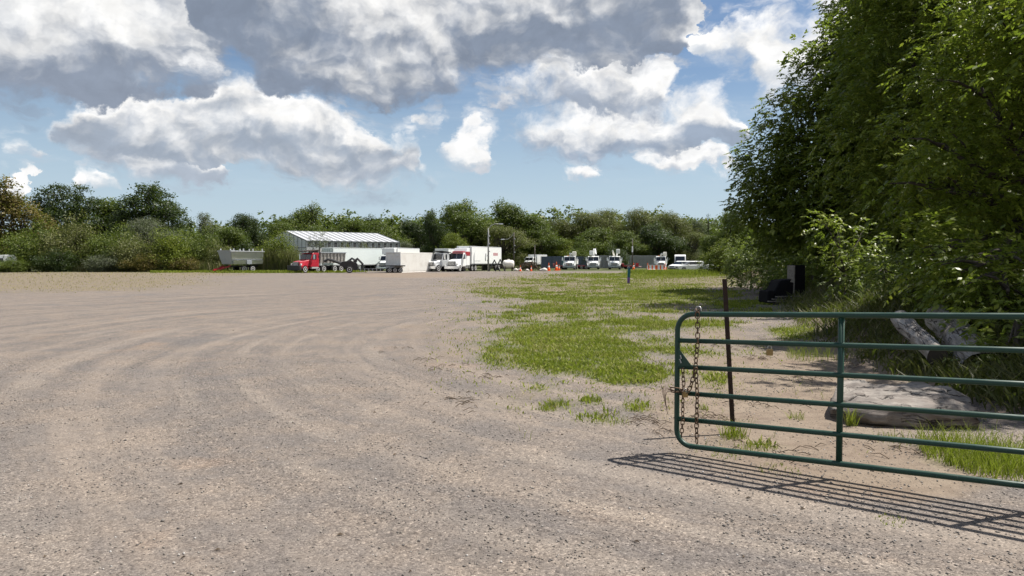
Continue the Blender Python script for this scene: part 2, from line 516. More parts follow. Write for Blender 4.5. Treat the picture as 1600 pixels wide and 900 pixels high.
M['woodpole'] = paint('dark_wood_pole', (0.10, 0.085, 0.07), 0.85, dirt=0.5, scale=1.0, grain=(14, 14, 1.2), bumpv=0.4)
M['teal'] = paint('teal_paint', (0.0, 0.12, 0.15), 0.5, dirt=0.3)
M['purple'] = paint('violet_paint', (0.13, 0.06, 0.30), 0.5, dirt=0.3)
M['film2'] = paint('grey_roof_sheet', (0.26, 0.275, 0.30), 0.4, dirt=0.3, dirtcol=(0.22, 0.23, 0.25), scale=0.4)
M['film'] = paint('white_roof_sheet', (0.47, 0.48, 0.50), 0.4, dirt=0.4, dirtcol=(0.36, 0.37, 0.39), scale=0.4)
M['filmw'] = paint('milky_wall_sheet', (0.62, 0.64, 0.66), 0.35, dirt=0.4, dirtcol=(0.36, 0.38, 0.40), scale=0.5)
M['gframe'] = paint('greenhouse_frame', (0.20, 0.21, 0.22), 0.5, 0.4, dirt=0.3)
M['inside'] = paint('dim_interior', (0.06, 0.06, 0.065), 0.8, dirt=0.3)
M['rust'] = paint('rusty_steel', (0.030, 0.018, 0.014), 0.85, 0.2, dirt=0.7, dirtcol=(0.06, 0.026, 0.014), scale=14.0, bumpv=0.3)
M['chain'] = paint('rusty_chain', (0.11, 0.075, 0.05), 0.6, 0.6, dirt=0.8, dirtcol=(0.15, 0.07, 0.03), scale=30.0)
M['galv'] = paint('galvanised_steel', (0.45, 0.45, 0.44), 0.4, 0.7, dirt=0.3, scale=10.0)
M['brass'] = paint('padlock_brass', (0.32, 0.22, 0.09), 0.4, 0.7, dirt=0.5, scale=20.0)
M['bark'] = paint('bark', (0.075, 0.06, 0.048), 0.9, dirt=0.6, dirtcol=(0.03, 0.026, 0.022), scale=2.0, grain=(9, 9, 1.6), bumpv=0.6)
M['plank'] = paint('grey_plank', (0.20, 0.18, 0.16), 0.85, dirt=0.5, scale=2.0, grain=(2, 20, 20), bumpv=0.4)
M['blackplastic'] = paint('black_plastic', (0.008, 0.008, 0.010), 0.85, dirt=0.4, dirtcol=(0.018, 0.017, 0.016), scale=3.0, spec=0.1)
M['sack'] = paint('pale_sack', (0.68, 0.65, 0.60), 0.85, dirt=0.5, dirtcol=(0.35, 0.29, 0.22), scale=4.0, bumpv=0.4)
M['letter'] = paint('red_lettering', (0.38, 0.08, 0.10), 0.5, dirt=0.2)
M['darklet'] = paint('grey_lettering', (0.16, 0.17, 0.19), 0.5, dirt=0.2)
M['twig'] = paint('dead_twig', (0.10, 0.07, 0.045), 0.9, dirt=0.4, scale=8.0)

# gate green: glossy enamel, scuffed
m, nb, p = newmat('green_enamel')
o = coords(nb)
sc = nb.step(nb.noise(o, 42.0, 3.0, 0.7), 0.69, 0.74)
dust = nb.mul(nb.step(nb.noise(o, 5.0, 5.0, 0.65), 0.42, 0.75), 0.35)
c = nb.mixc(dust, (0.003, 0.036, 0.022), (0.018, 0.058, 0.043))
c = nb.mixc(nb.mul(sc, 0.7), c, (0.12, 0.13, 0.11))
c = nb.mixc(nb.mul(nb.step(nb.noise(o, 17.0, 4.0, 0.7), 0.66, 0.72), 0.75), c, (0.055, 0.028, 0.014))
nb.put(p.inputs['Base Color'], c)
nb.put(p.inputs['Roughness'], nb.lin(dust, 0, 0.35, 0.45, 0.70))
p.inputs['Specular IOR Level'].default_value = 0.5
M['green'] = m

# weathered log wood, long cracks and grey bark flakes
def logmat(name, c1, c2, c3, stretch, cw):
    m, nb, p = newmat(name)
    o = coords(nb)
    s_ = nb.vm('MULTIPLY', o, stretch)
    wv = nb.noise(s_, 1.0, 6.0, 0.65)
    fl = nb.noise(o, 3.2, 5.0, 0.6)
    cr = nb.voro(nb.vm('ADD', s_, nb.vscale(nb.noise(o, 6.0, 3.0, 0.5, out=1), 0.6)), 1.1, 'DISTANCE_TO_EDGE')
    crack = nb.m('MAXIMUM', nb.step(cr, 0.0, cw), nb.step(nb.noise(o, 2.5, 4.0, 0.6), 0.42, 0.55))
    c = nb.mixc(nb.step(wv, 0.35, 0.65), c1, c2)
    c = nb.mixc(nb.step(fl, 0.5, 0.66), c, c3)
    c = nb.mixc(crack, tuple(0.35 * x for x in c1), c)
    nb.put(p.inputs['Base Color'], c)
    p.inputs['Roughness'].default_value = 0.9
    p.inputs['Specular IOR Level'].default_value = 0.2
    bump(nb, p, nb.add(nb.mul(crack, 1.4), nb.mul(wv, 1.5)), 1.0, 0.03)
    return m
M['log'] = logmat('weathered_log', (0.14, 0.128, 0.122), (0.33, 0.315, 0.305), (0.22, 0.20, 0.18), (1.2, 11.0, 11.0), 0.06)
M['slab'] = logmat('weathered_slab', (0.115, 0.098, 0.088), (0.27, 0.245, 0.22), (0.185, 0.16, 0.142), (0.9, 3.2, 9.0), 0.05)
M['logend'] = paint('rotten_core', (0.05, 0.04, 0.03), 0.95, dirt=0.5, scale=9.0, bumpv=0.5)

# ------------------------------------------------------------------ ground
def toe(y):
    return np.interp(y, [0, 6, 9, 12.8, 17, 22, 28, 35, 50, 82, 110], [6.3, 6.1, 5.7, 6.0, 6.9, 8.4, 10.3, 12.4, 16.5, 24.5, 31])
def hz(x, y):
    """height of the ground"""
    x = np.asarray(x, float); y = np.asarray(y, float)
    b = sstep(x - toe(y), -0.3, 4.2) * (1.15 + 0.5 * (fbm(x, y, 0.35, 3) - 0.5)) * (1 - sstep(y, 70, 100))
    und = 0.10 * (fbm(x, y, 0.16, 3) - 0.5) + 0.03 * (fbm(x, y, 0.9, 3) - 0.5)
    r = np.hypot(x - 10.0, y - 18.0)
    rut = -0.018 * np.exp(-((r - 15.0) / 0.28) ** 2) - 0.018 * np.exp(-((r - 17.1) / 0.28) ** 2) - 0.012 * np.exp(-((r - 13.0) / 0.3) ** 2)
    lump = 0.05 * sstep(x - 2.0, 0, 1.5) * sstep(y, 7.2, 9) * (fbm(x, y, 1.4, 3) - 0.45) * (y < 40)
    und = und * sstep(np.hypot(x - 3.0, y - 6.0), 1.5, 6.0)
    fade = 1 - sstep(y, 40, 90)
    return b + (und + rut) * fade + lump
def topx(x, y):
    """photograph pixel of a point on the flat ground"""
    y = np.maximum(y, 0.5)
    return 800 + FPX * x / y, HOR + FPX * HCAM / y
def blobs(x, y, lst):
    px, py = topx(x, y)
    m = np.zeros_like(px)
    for cx, cy, rx, ry, wt in lst:
        d = ((px - cx) / rx) ** 2 + ((py - cy) / ry) ** 2
        m = np.maximum(m, wt * np.clip(1.25 - d, 0, 1))
    return m
GREEN = [(930, 515, 240, 95, .46), (980, 450, 220, 22, .46), (890, 556, 150, 40, 1.0), (880, 520, 120, 24, .95), (975, 588, 72, 20, 1.0), (785, 560, 48, 24, .8), (1000, 505, 110, 18, .7),
         (1040, 462, 140, 13, 1.0), (930, 466, 130, 10, .75), (1110, 535, 60, 34, .5), (850, 494, 110, 24, .62), (820, 458, 110, 12, .55),
         (900, 440, 170, 9, .55), (1085, 425, 120, 8, 1.1), (990, 431, 150, 6, .8), (1150, 548, 70, 12, .45), (1250, 520, 60, 16, .7), (1170, 480, 80, 16, .9),
         (870, 632, 40, 14, .50), (925, 628, 26, 10, .60), (995, 636, 30, 12, .42), (840, 604, 60, 14, .5), (940, 655, 60, 14, .36), (1190, 700, 40, 8, .45), (1130, 690, 30, 10, .42),
         (1540, 715, 90, 26, .95), (1390, 650, 60, 20, .35), (1120, 600, 30, 14, .4),
         (420, 424.5, 160, 2.4, 1.0), (250, 425, 120, 1.6, .7)]
DRY = [(60, 440, 330, 20, .9), (150, 428, 300, 6, 1.0), (880, 450, 220, 26, .8), (1060, 440, 140, 16, .9), (960, 480, 170, 26, .6), (860, 625, 120, 40, .30), (1300, 560, 260, 60, .4)]
SAND = [(1250, 640, 240, 120, 1.0), (1420, 740, 200, 60, .9), (1120, 560, 90, 60, .6), (690, 520, 120, 60, .35), (640, 430, 120, 5, .8), (950, 480, 150, 40, .4)]
def m_grass(x, y):
    g = blobs(x, y, GREEN)
    n = fbm(x, y, 0.9, 4, 0.6); n2 = fbm(x + 40, y, 0.25, 3)
    v = g + (n - 0.5) * 0.95 + (n2 - 0.5) * 0.5
    return sstep(v, 0.22, 0.95) * (g > 0.02)
def m_dry(x, y):
    g = blobs(x, y, DRY)
    n = fbm(x - 20, y + 8, 0.7, 4, 0.6)
    return sstep(g + (n - 0.5) * 1.0, 0.3, 0.9) * (g > 0.02)
def m_sand(x, y):
    return sstep(blobs(x, y, SAND) + (fbm(x + 5, y, 0.8, 4) - 0.5) * 0.9, 0.2, 0.8)

xs = np.concatenate([np.linspace(-900, -60, 12)[:-1], np.linspace(-60, -12, 40)[:-1], np.linspace(-12, 14, 150)[:-1], np.linspace(14, 45, 60)[:-1], np.linspace(45, 900, 14)])
ys = np.concatenate([np.linspace(-300, -6, 8)[:-1], np.linspace(-6, 3, 12)[:-1], np.linspace(3, 20, 130)[:-1], np.linspace(20, 60, 130)[:-1], np.linspace(60, 150, 90)[:-1], np.linspace(150, 1500, 14)])
XX, YY = np.meshgrid(xs, ys)
ZZ = hz(XX, YY)
nx, ny = len(xs), len(ys)
idx = np.arange(nx * ny).reshape(ny, nx)
quads = np.stack([idx[:-1, :-1].ravel(), idx[:-1, 1:].ravel(), idx[1:, 1:].ravel(), idx[1:, :-1].ravel()], 1)
bankm = sstep(XX - toe(YY), -0.2, 1.2)
outside = np.maximum(sstep(YY, 112, 124), sstep(np.abs(XX + 10), 75, 95))

m, nb, p = newmat('gravel_ground')
o = coords(nb)
ox, oy, oz = nb.sep(o)
big = nb.noise(o, 0.22, 4.0, 0.6)
med = nb.noise(o, 1.1, 5.0, 0.65)
fin = nb.noise(o, 9.0, 4.0, 0.7)
rx_ = nb.sub(ox, 10.0); ry_ = nb.sub(oy, 18.0)
rr = nb.m('SQRT', nb.add(nb.mul(rx_, rx_), nb.mul(ry_, ry_)))
th = nb.m('ARCTAN2', ry_, rx_)
trk = nb.noise(nb.comb(nb.mad(med, 0.35, nb.mul(rr, 1.0)), nb.mul(th, 0.9)), 1.5, 4.0, 0.62, dims='2D')     # wheel tracks sweep round towards the yard
ang = nb.noise(nb.comb(nb.mul(ox, 0.35), nb.mul(oy, 0.05)), 1.6, 3.0, 0.55, dims='2D')
c = nb.mixc(nb.step(med, 0.36, 0.66), (0.152, 0.134, 0.123), (0.200, 0.168, 0.144))
tm = nb.step(nb.noise(o, 0.16, 3.0, 0.55), 0.34, 0.60, 0.35, 1.0)
c = nb.mixc(nb.mul(nb.mul(nb.step(trk, 0.50, 0.68), 0.8), tm), c, (0.230, 0.192, 0.161))
c = nb.mixc(nb.mul(nb.mul(nb.step(trk, 0.47, 0.32), 0.65), tm), c, (0.124, 0.113, 0.110))
c = nb.mixc(nb.mul(nb.step(big, 0.52, 0.70), 0.6), c, (0.130, 0.123, 0.123))
c = nb.mixc(nb.mul(nb.step(nb.noise(o, 0.55, 4.0, 0.6), 0.58, 0.72), 0.4), c, (0.212, 0.154, 0.118))
# dusty arcs swept clean by turning wheels
for r0_, wd_, ph_ in ((13.3, .24, 3.0), (14.9, .26, 9.0), (15.8, .16, 14.0), (16.6, .20, 21.0), (18.7, .28, 33.0), (20.4, .24, 41.0), (22.6, .3, 47.0)):
    e_ = nb.m('ABSOLUTE', nb.sub(nb.mad(nb.sub(med, .5), .35, rr), r0_))
    inb = nb.step(e_, wd_, wd_ * .25)
    gt_ = nb.step(nb.noise(nb.comb(nb.mul(th, 2.6), ph_), 1.0, 3.0, 0.55, dims='2D'), .42, .60)
    c = nb.mixc(nb.mul(nb.mul(inb, gt_), .36), c, (0.270, 0.232, 0.198))
    rim_ = nb.mul(nb.step(e_, wd_ * 1.5, wd_ * 1.1), nb.step(e_, wd_ * .8, wd_ * 1.1))
    c = nb.mixc(nb.mul(nb.mul(rim_, gt_), .35), c, (0.135, 0.122, 0.115))
# stones: two sizes of cells, each with its own grey
v1 = nb.nt.nodes.new('ShaderNodeTexVoronoi'); nb.put(v1.inputs['Vector'], o); v1.inputs['Scale'].default_value = 95.0
v2 = nb.nt.nodes.new('ShaderNodeTexVoronoi'); nb.put(v2.inputs['Vector'], o); v2.inputs['Scale'].default_value = 42.0
g1 = nb.sep(v1.outputs['Color'])[0]; g2 = nb.sep(v2.outputs['Color'])[1]
stony = nb.step(nb.add(nb.mul(med, 0.5), nb.mul(trk, -0.45)), -0.16, 0.16, 0.45, 1.0)
sp1 = nb.ramp(g1, [(0.0, (0.38, 0.37, 0.38)), (0.22, (0.78, 0.77, 0.76)), (0.7, (1.06, 1.05, 1.02)), (0.93, (1.35, 1.34, 1.3)), (1.0, (1.95, 1.93, 1.88))])
c = nb.mixc(stony, c, nb.mixc(1.0, c, sp1, 'MULTIPLY'))
sp2 = nb.ramp(g2, [(0.0, (0.45, 0.44, 0.45)), (0.12, (0.9, 0.9, 0.9)), (0.85, (1.0, 1.0, 1.0)), (1.0, (1.5, 1.48, 1.45))])
c = nb.mixc(nb.mul(stony, 0.8), c, nb.mixc(1.0, c, sp2, 'MULTIPLY'))
c = nb.mixc(0.8, c, nb.mixc(1.0, c, nb.ramp(fin, [(0.25, (0.76, 0.75, 0.75)), (0.5, (1.0, 1.0, 1.0)), (0.8, (1.14, 1.135, 1.12))]), 'MULTIPLY'))
# pressed tread marks of two lorry tyres
for r0_, wd_ in ((17.0, .17), (17.5, .17), (15.2, .15), (20.6, .17)):
    inb = nb.step(nb.m('ABSOLUTE', nb.sub(nb.mad(nb.sub(med, .5), .12, rr), r0_)), wd_, wd_ - .05)
    bar_ = nb.step(nb.m('SINE', nb.mad(nb.m('ABSOLUTE', nb.sub(rr, r0_)), 30.0, nb.mul(th, r0_ * 62.0))), -.2, .5)
    gate_ = nb.step(nb.noise(nb.comb(nb.mul(th, 6.0), r0_), 1.0, 2.0, 0.5, dims='2D'), .50, .60)
    c = nb.mixc(nb.mul(nb.mul(inb, gate_), nb.mul(bar_, .30)), c, (0.10, 0.088, 0.078))
# sand behind the gate
sandc = nb.mixc(nb.step(med, 0.35, 0.7), (0.222, 0.177, 0.134), (0.170, 0.130, 0.099))
sandc = nb.mixc(nb.mul(nb.step(nb.noise(o, 2.6, 5.0, 0.7), 0.52, 0.66), 0.55), sandc, (0.125, 0.095, 0.075))
sandc = nb.mixc(0.7, sandc, nb.mixc(1.0, sandc, nb.ramp(fin, [(0.2, (0.6, 0.58, 0.56)), (0.55, (1.05, 1.05, 1.05)), (0.9, (1.15, 1.15, 1.15))]), 'MULTIPLY'))
c = nb.mixc(nb.mul(attr(nb, 'sand'), 0.85), c, sandc)
# dry turf and green turf underneath the blades
dryc = nb.mixc(nb.step(nb.noise(o, 5.0, 4.0, 0.7), 0.35, 0.68), (0.205, 0.165, 0.115), (0.110, 0.092, 0.052))
c = nb.mixc(nb.mul(attr(nb, 'dry'), 0.75), c, dryc)
grc = nb.mixc(nb.step(nb.noise(o, 3.0, 4.0, 0.7), 0.35, 0.68), (0.065, 0.087, 0.023), (0.114, 0.129, 0.038))
c = nb.mixc(nb.mul(attr(nb, 'grass'), 0.6), c, grc)
soil = nb.mixc(nb.step(nb.noise(o, 2.2, 5.0, 0.65), 0.4, 0.65), (0.085, 0.065, 0.045), (0.17, 0.13, 0.095))
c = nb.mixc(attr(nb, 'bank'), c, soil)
c = nb.mixc(attr(nb, 'wild'), c, (0.075, 0.085, 0.035))
nb.put(p.inputs['Base Color'], c)
p.inputs['Roughness'].default_value = 0.95
p.inputs['Specular IOR Level'].default_value = 0.15
hgt = nb.add(nb.mul(nb.sub(1.0, v1.outputs['Distance']), 0.22), nb.add(nb.mul(nb.sub(1.0, v2.outputs['Distance']), 0.30), nb.add(nb.mul(fin, 0.9), nb.mul(trk, 0.5))))
bump(nb, p, hgt, 0.75, 0.020)
M['ground'] = m
gm = np_mesh('ground', np.stack([XX.ravel(), YY.ravel(), ZZ.ravel()], 1), quads, M['ground'],
             {'grass': m_grass(XX, YY).ravel(), 'dry': m_dry(XX, YY).ravel(), 'sand': m_sand(XX, YY).ravel(), 'bank': bankm.ravel(), 'wild': outside.ravel()}, smooth=True)
tag(link('ground', gm), kind='structure')

# loose stones on the gravel
def stones(n, name):
    d = 3.3 + (13.5 - 3.3) * rng.random(n * 3) ** 0.9
    x = (rng.random(n * 3) * 2 - 1) * (0.74 * d)
    keep = (rng.random(n * 3) < 0.35 + 0.9 * (fbm(x, d, 1.1, 4) > 0.5)) & (m_grass(x, d) < 0.3) & (x < toe(d) - 0.3)
    x = x[keep][:n]; y = d[keep][:n]; n = len(x)
    r = 0.004 + 0.008 * rng.random(n) ** 3 + 0.006 * (rng.random(n) < 0.015)
    oc = np.array([(1, 0, 0), (0, 1, 0), (-1, 0, 0), (0, -1, 0), (0, 0, .75), (0, 0, -.6)], float)
    a = rng.random(n) * 6.283
    v = oc[None] * (0.65 + 0.7 * rng.random((n, 6, 1))) * r[:, None, None]
    ca, sa = np.cos(a)[:, None], np.sin(a)[:, None]
    vx = v[..., 0] * ca - v[..., 1] * sa; vy = v[..., 0] * sa + v[..., 1] * ca
    V = np.stack([vx + x[:, None], vy + y[:, None], v[..., 2] + hz(x, y)[:, None] + 0.25 * r[:, None]], 2).reshape(-1, 3)
    f = np.array([(0, 1, 4), (1, 2, 4), (2, 3, 4), (3, 0, 4), (1, 0, 5), (2, 1, 5), (3, 2, 5), (0, 3, 5)])
    F = (f[None] + 6 * np.arange(n)[:, None, None]).reshape(-1, 3)
    t = np.repeat(rng.random(n), 6)
    mm, nb_, p_ = newmat('stone_chips')
    nb_.put(p_.inputs['Base Color'], nb_.ramp(attr(nb_, 'tint'), [(0.0, (0.09, 0.083, 0.08)), (0.3, (0.15, 0.135, 0.122)), (0.8, (0.205, 0.18, 0.155)), (0.95, (0.30, 0.28, 0.255)), (1.0, (0.45, 0.43, 0.41))]))
    p_.inputs['Roughness'].default_value = 0.9
    me = np_mesh(name, V, F, mm, {'tint': t})
    tag(link(name, me), 'loose grey and tan stone chips strewn over the gravel yard', 'gravel', kind='stuff')
stones(26000, 'gravel')

# ------------------------------------------------------------------ grass: every blade a face
GRASSM = leafmat('grass_blade', (0.080, 0.112, 0.013), (0.245, 0.290, 0.028), (0.33, 0.285, 0.12), trans=0.40, rough=0.55)
def blades(x, y, h, wd, lean=0.5, tint=None, leafy=None):
    """one bent triangle pair per blade"""
    n = len(x)
    a = rng.random(n) * 6.283; b = rng.random(n) * 6.283
    z = hz(x, y)
    l = lean * h * (0.3 + 0.9 * rng.random(n))
    base = np.stack([x, y, z - 0.005], 1)
    side = np.stack([np.cos(a), np.sin(a), 0 * a], 1) * (wd * 0.5)[:, None]
    dirn = np.stack([np.cos(b), np.sin(b), 0 * b], 1)
    midp = base + dirn * (l * 0.35)[:, None] + np.array([0, 0, 1.0]) * (h * 0.6)[:, None]
    tip = base + dirn * l[:, None] + np.array([0, 0, 1.0]) * h[:, None]
    lo = leafy if leafy is not None else np.zeros(n, bool)
    k = np.where(lo, 0.1, 1.0)[:, None]; k2 = np.where(lo, 1.6, 0.75)[:, None]
    V = np.stack([base - side * k, base + side * k, midp + side * k2, tip, midp - side * k2], 1).reshape(-1, 3)
    i = 5 * np.arange(n)[:, None]
    F = np.concatenate([i + np.array([[0, 1, 2]]), i + np.array([[0, 2, 4]]), i + np.array([[4, 2, 3]])], 0)
    t = rng.random(n) if tint is None else tint
    return V, F, np.repeat(t, 5)
def join_np(parts):
    vs, fs, ts, o_ = [], [], [], 0
    for v, f, t in parts:
        vs.append(v); fs.append(f + o_); ts.append(t); o_ += len(v)
    return np.concatenate(vs), np.concatenate(fs), np.concatenate(ts)
def scatter(n, y0, y1, x0f, x1f, maskf, power=1.0):
    y = y0 * (y1 / y0) ** (rng.random(n) ** power)
    x = (x0f + (x1f - x0f) * rng.random(n)) * y
    k = rng.random(n) < maskf(x, y)
    return x[k], y[k]
parts = []
# the bright leafy patch, near part
x, y = scatter(340000, 7.0, 22.0, -0.12, 0.42, lambda a, b: m_grass(a, b) ** 1.6 * np.clip(2.2 * (fbm(a, b, 1.9, 4, .6) - 0.22), 0.06, 1))
cl = fbm(x, y, 1.6, 3)
h = (0.02 + 0.075 * rng.random(len(x)) ** 1.5) * (0.45 + 1.1 * cl)
lf = rng.random(len(x)) < 0.55
parts.append(blades(x, y, h, np.where(lf, 0.016, 0.008) * (0.7 + 0.6 * rng.random(len(x))), 0.9, np.clip(0.40 + 0.7 * (cl - 0.3) + 0.26 * rng.normal(size=len(x)), 0, 1.0), lf))
# farther grass: coarser blades
x, y = scatter(300000, 20.0, 95.0, -0.12, 0.36, lambda a, b: m_grass(a, b) ** 1.5 * np.clip(2.2 * (fbm(a, b, 0.9, 4, .6) - 0.30), 0.04, 1))
cl = fbm(x, y, 0.5, 3)
h = (0.04 + 0.09 * rng.random(len(x))) * (0.6 + 0.8 * cl) * (1 + 0.9 * sstep(y, 60, 90))
parts.append(blades(x, y, h, 0.010 + 0.0006 * y, 0.8, np.clip(0.42 + 0.7 * (cl - 0.35) + 0.24 * rng.normal(size=len(x)), 0, 1)))
# long grass strip in front of the parked cars
x, y = scatter(60000, 60.0, 104.0, 0.06, 0.34, lambda a, b: sstep(blobs(a, b, [(1085, 425, 120, 7, 1.1)]) + (fbm(a, b, .4, 3) - .5) * .6, 0.3, 0.8))
parts.append(blades(x, y, 0.25 + 0.4 * rng.random(len(x)), 0.05 + 0.03 * rng.random(len(x)), 0.5, np.clip(0.4 + 0.2 * rng.normal(size=len(x)), 0, 0.8)))
# far left verge, green
x, y = scatter(40000, 92.0, 114.0, -0.50, -0.20, lambda a, b: m_grass(a, b))
parts.append(blades(x, y, 0.15 + 0.25 * rng.random(len(x)), 0.06 + 0.03 * rng.random(len(x)), 0.5, np.clip(0.4 + 0.2 * rng.normal(size=len(x)), 0, 0.8)))
# dry turf
x, y = scatter(110000, 18.0, 110.0, -0.75, 0.32, lambda a, b: m_dry(a, b) * np.where(a < -8, 0.16, 0.8))
parts.append(blades(x, y, (0.03 + 0.07 * rng.random(len(x))) * (1 + 0.8 * sstep(y, 50, 100)), 0.010 + 0.0006 * y, 0.9, np.clip(np.where(x < -8, 0.98 + 0.04 * rng.normal(size=len(x)), 0.74 + 0.2 * rng.normal(size=len(x))), 0.2, 1.0)))
# thin straggling growth round the edges of the green
def fringe(a, b):
    g_ = blobs(a, b, [(q[0], q[1], q[2] * 1.3, q[3] * 1.45, q[4]) for q in GREEN[:18]])
    return np.clip(g_, 0, 1) * np.clip(2.4 * (fbm(a, b, 2.6, 4, .65) - 0.42), 0, 1)
x, y = scatter(90000, 7.6, 40.0, -0.12, 0.40, fringe)
parts.append(blades(x, y, 0.012 + 0.06 * rng.random(len(x)) ** 2, (0.006 + 0.0005 * y) * (0.7 + 0.8 * rng.random(len(x))), 1.0, np.clip(0.66 + 0.22 * rng.normal(size=len(x)), 0, 1), rng.random(len(x)) < 0.4))
# tufts round the gate and on the sand
def tuft(cx, cy, n, r, h0, h1, t0, wd=0.007, lean=0.7):
    a = rng.random(n) * 6.283; q = r * np.sqrt(rng.random(n))
    x = cx + q * np.cos(a); y = cy + q * np.sin(a)
    parts.append(blades(x, y, h0 + (h1 - h0) * rng.random(n), np.full(n, wd), lean, np.clip(t0 + 0.15 * rng.normal(size=n), 0, 1)))
for px, py, n, r, h0, h1, t0 in [(1147, 682, 150, .14, .05, .22, .55), (1530, 716, 900, .50, .08, .30, .5), (1570, 735, 600, .40, .06, .22, .45), (1470, 700, 160, .25, .08, .25, .65),
                                 (1120, 620, 60, .10, .04, .12, .4), (1180, 700, 120, .20, .02, .07, .4), (1100, 640, 40, .06, .03, .1, .55), (1245, 655, 40, .10, .04, .12, .6),
                                 (1330, 665, 60, .06, .12, .28, .6), (1400, 690, 70, .2, .05, .15, .6), (1270, 560, 200, .5, .1, .3, .5), (1395, 812, 40, .12, .01, .04, .5), (1135, 712, 60, .15, .01, .05, .5),
                                 (1215, 735, 70, .2, .01, .05, .5), (870, 632, 160, .16, .03, .10, .35), (925, 626, 160, .14, .03, .10, .4), (855, 640, 80, .12, .03, .08, .4), (960, 660, 60, .2, .02, .08, .6), (1000, 640, 60, .2, .02, .09, .7), (805, 640, 20, .1, .03, .06, .8)]:
    g_ = gnd(px, py); tuft(g_.x, g_.y, n, r, h0, h1, t0)
# sparse single stems
x, y = scatter(2600, 6.8, 14.0, 0.0, 0.75, lambda a, b: 0.8 * (fbm(a, b, 1.2, 3) > 0.52) * (a < toe(b) + 1))
parts.append(blades(x, y, 0.02 + 0.10 * rng.random(len(x)) ** 2, np.full(len(x), 0.006), 0.8, np.clip(0.7 + 0.25 * rng.normal(size=len(x)), 0, 1)))
V, F, T = join_np(parts)
tag(link('grass', np_mesh('grass', V, F, GRASSM, {'tint': T})), 'bright green and dry grass growing over the verge and bank', 'grass', kind='stuff')

# rank growth on the bank under the trees
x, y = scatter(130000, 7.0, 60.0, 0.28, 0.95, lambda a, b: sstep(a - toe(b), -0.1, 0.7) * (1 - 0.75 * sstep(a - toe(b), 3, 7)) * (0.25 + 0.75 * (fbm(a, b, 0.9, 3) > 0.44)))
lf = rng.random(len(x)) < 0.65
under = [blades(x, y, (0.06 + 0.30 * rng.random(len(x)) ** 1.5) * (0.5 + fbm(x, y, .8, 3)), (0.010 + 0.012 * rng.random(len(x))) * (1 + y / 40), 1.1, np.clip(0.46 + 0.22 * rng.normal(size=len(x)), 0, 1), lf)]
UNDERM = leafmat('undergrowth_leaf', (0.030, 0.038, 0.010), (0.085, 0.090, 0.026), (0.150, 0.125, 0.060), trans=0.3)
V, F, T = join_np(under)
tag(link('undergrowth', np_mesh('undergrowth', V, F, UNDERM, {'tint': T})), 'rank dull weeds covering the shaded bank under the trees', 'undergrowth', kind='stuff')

# dark scraps of bark and leaf lying on the yard
mb = MB()
for k in range(80):
    d = 4.0 + 16 * random.random() ** 1.3; xx = (random.random() * 1.4 - 0.75) * d
    if xx > 5: continue
    a = random.random() * 6.28; l = 0.010 + 0.02 * random.random(); z0 = float(hz(xx, d))
    ca, sa = math.cos(a) * l, math.sin(a) * l
    mb.add([(xx - ca, d - sa, z0 + .004), (xx + sa * .4, d - ca * .4, z0 + .012), (xx + ca, d + sa, z0 + .006), (xx - sa * .4, d + ca * .4, z0 + .018)], [(0, 1, 2), (0, 2, 3)])
for px, py, n in [(725, 628, 26), (690, 575, 14), (655, 565, 10), (610, 545, 10), (1100, 655, 30), (1010, 660, 30), (1225, 700, 14), (1180, 560, 26), (1260, 590, 26), (1330, 570, 20), (1210, 630, 20), (1400, 700, 16), (1130, 540, 16), (760, 590, 14)]:
    g_ = gnd(px, py)
    for k in range(n):
        xx = g_.x + random.gauss(0, .22); yy = g_.y + random.gauss(0, .25); a = random.random() * 3.14; l = .03 + .07 * random.random(); z0 = float(hz(xx, yy))
        mb.tube([(xx - l * math.cos(a), yy - l * math.sin(a), z0 + .004), (xx, yy, z0 + .02 + .02 * random.random()), (xx + l * math.cos(a), yy + l * math.sin(a), z0 + .008)], [.004, .005, .002], 4)
tag(mb.build('litter', M['twig']), 'scattered dark twigs and bark scraps lying on the gravel', 'litter', kind='stuff')

# ------------------------------------------------------------------ trees
random.seed(11)
LM = {
    'elder': leafmat('leaf_box_elder', (0.051, 0.075, 0.016), (0.144, 0.186, 0.030), (0.287, 0.321, 0.054), 0.45, 0.42, 0.5),
    'bright': leafmat('leaf_bright', (0.067, 0.099, 0.014), (0.174, 0.222, 0.026), (0.349, 0.372, 0.052), 0.50, 0.42, 0.5),
    'dark': leafmat('leaf_dark', (0.012, 0.024, 0.009), (0.025, 0.043, 0.012), (0.059, 0.081, 0.019), 0.25),
    'mid': leafmat('leaf_mid', (0.031, 0.049, 0.013), (0.072, 0.101, 0.017), (0.160, 0.187, 0.030), 0.30),
    'olive': leafmat('leaf_olive', (0.046, 0.055, 0.017), (0.105, 0.112, 0.037), (0.192, 0.192, 0.059), 0.30),
    'brown': leafmat('leaf_turning', (0.056, 0.047, 0.016), (0.124, 0.100, 0.027), (0.224, 0.161, 0.044), 0.30),
    'lime': leafmat('leaf_lime', (0.044, 0.068, 0.009), (0.124, 0.154, 0.018), (0.236, 0.254, 0.036), 0.35),
    'grey': leafmat('leaf_grey', (0.051, 0.063, 0.039), (0.107, 0.121, 0.078), (0.179, 0.189, 0.126), 0.30),
}
def unit(n):
    v = rng.normal(size=(n, 3)); return v / np.linalg.norm(v, axis=1)[:, None]
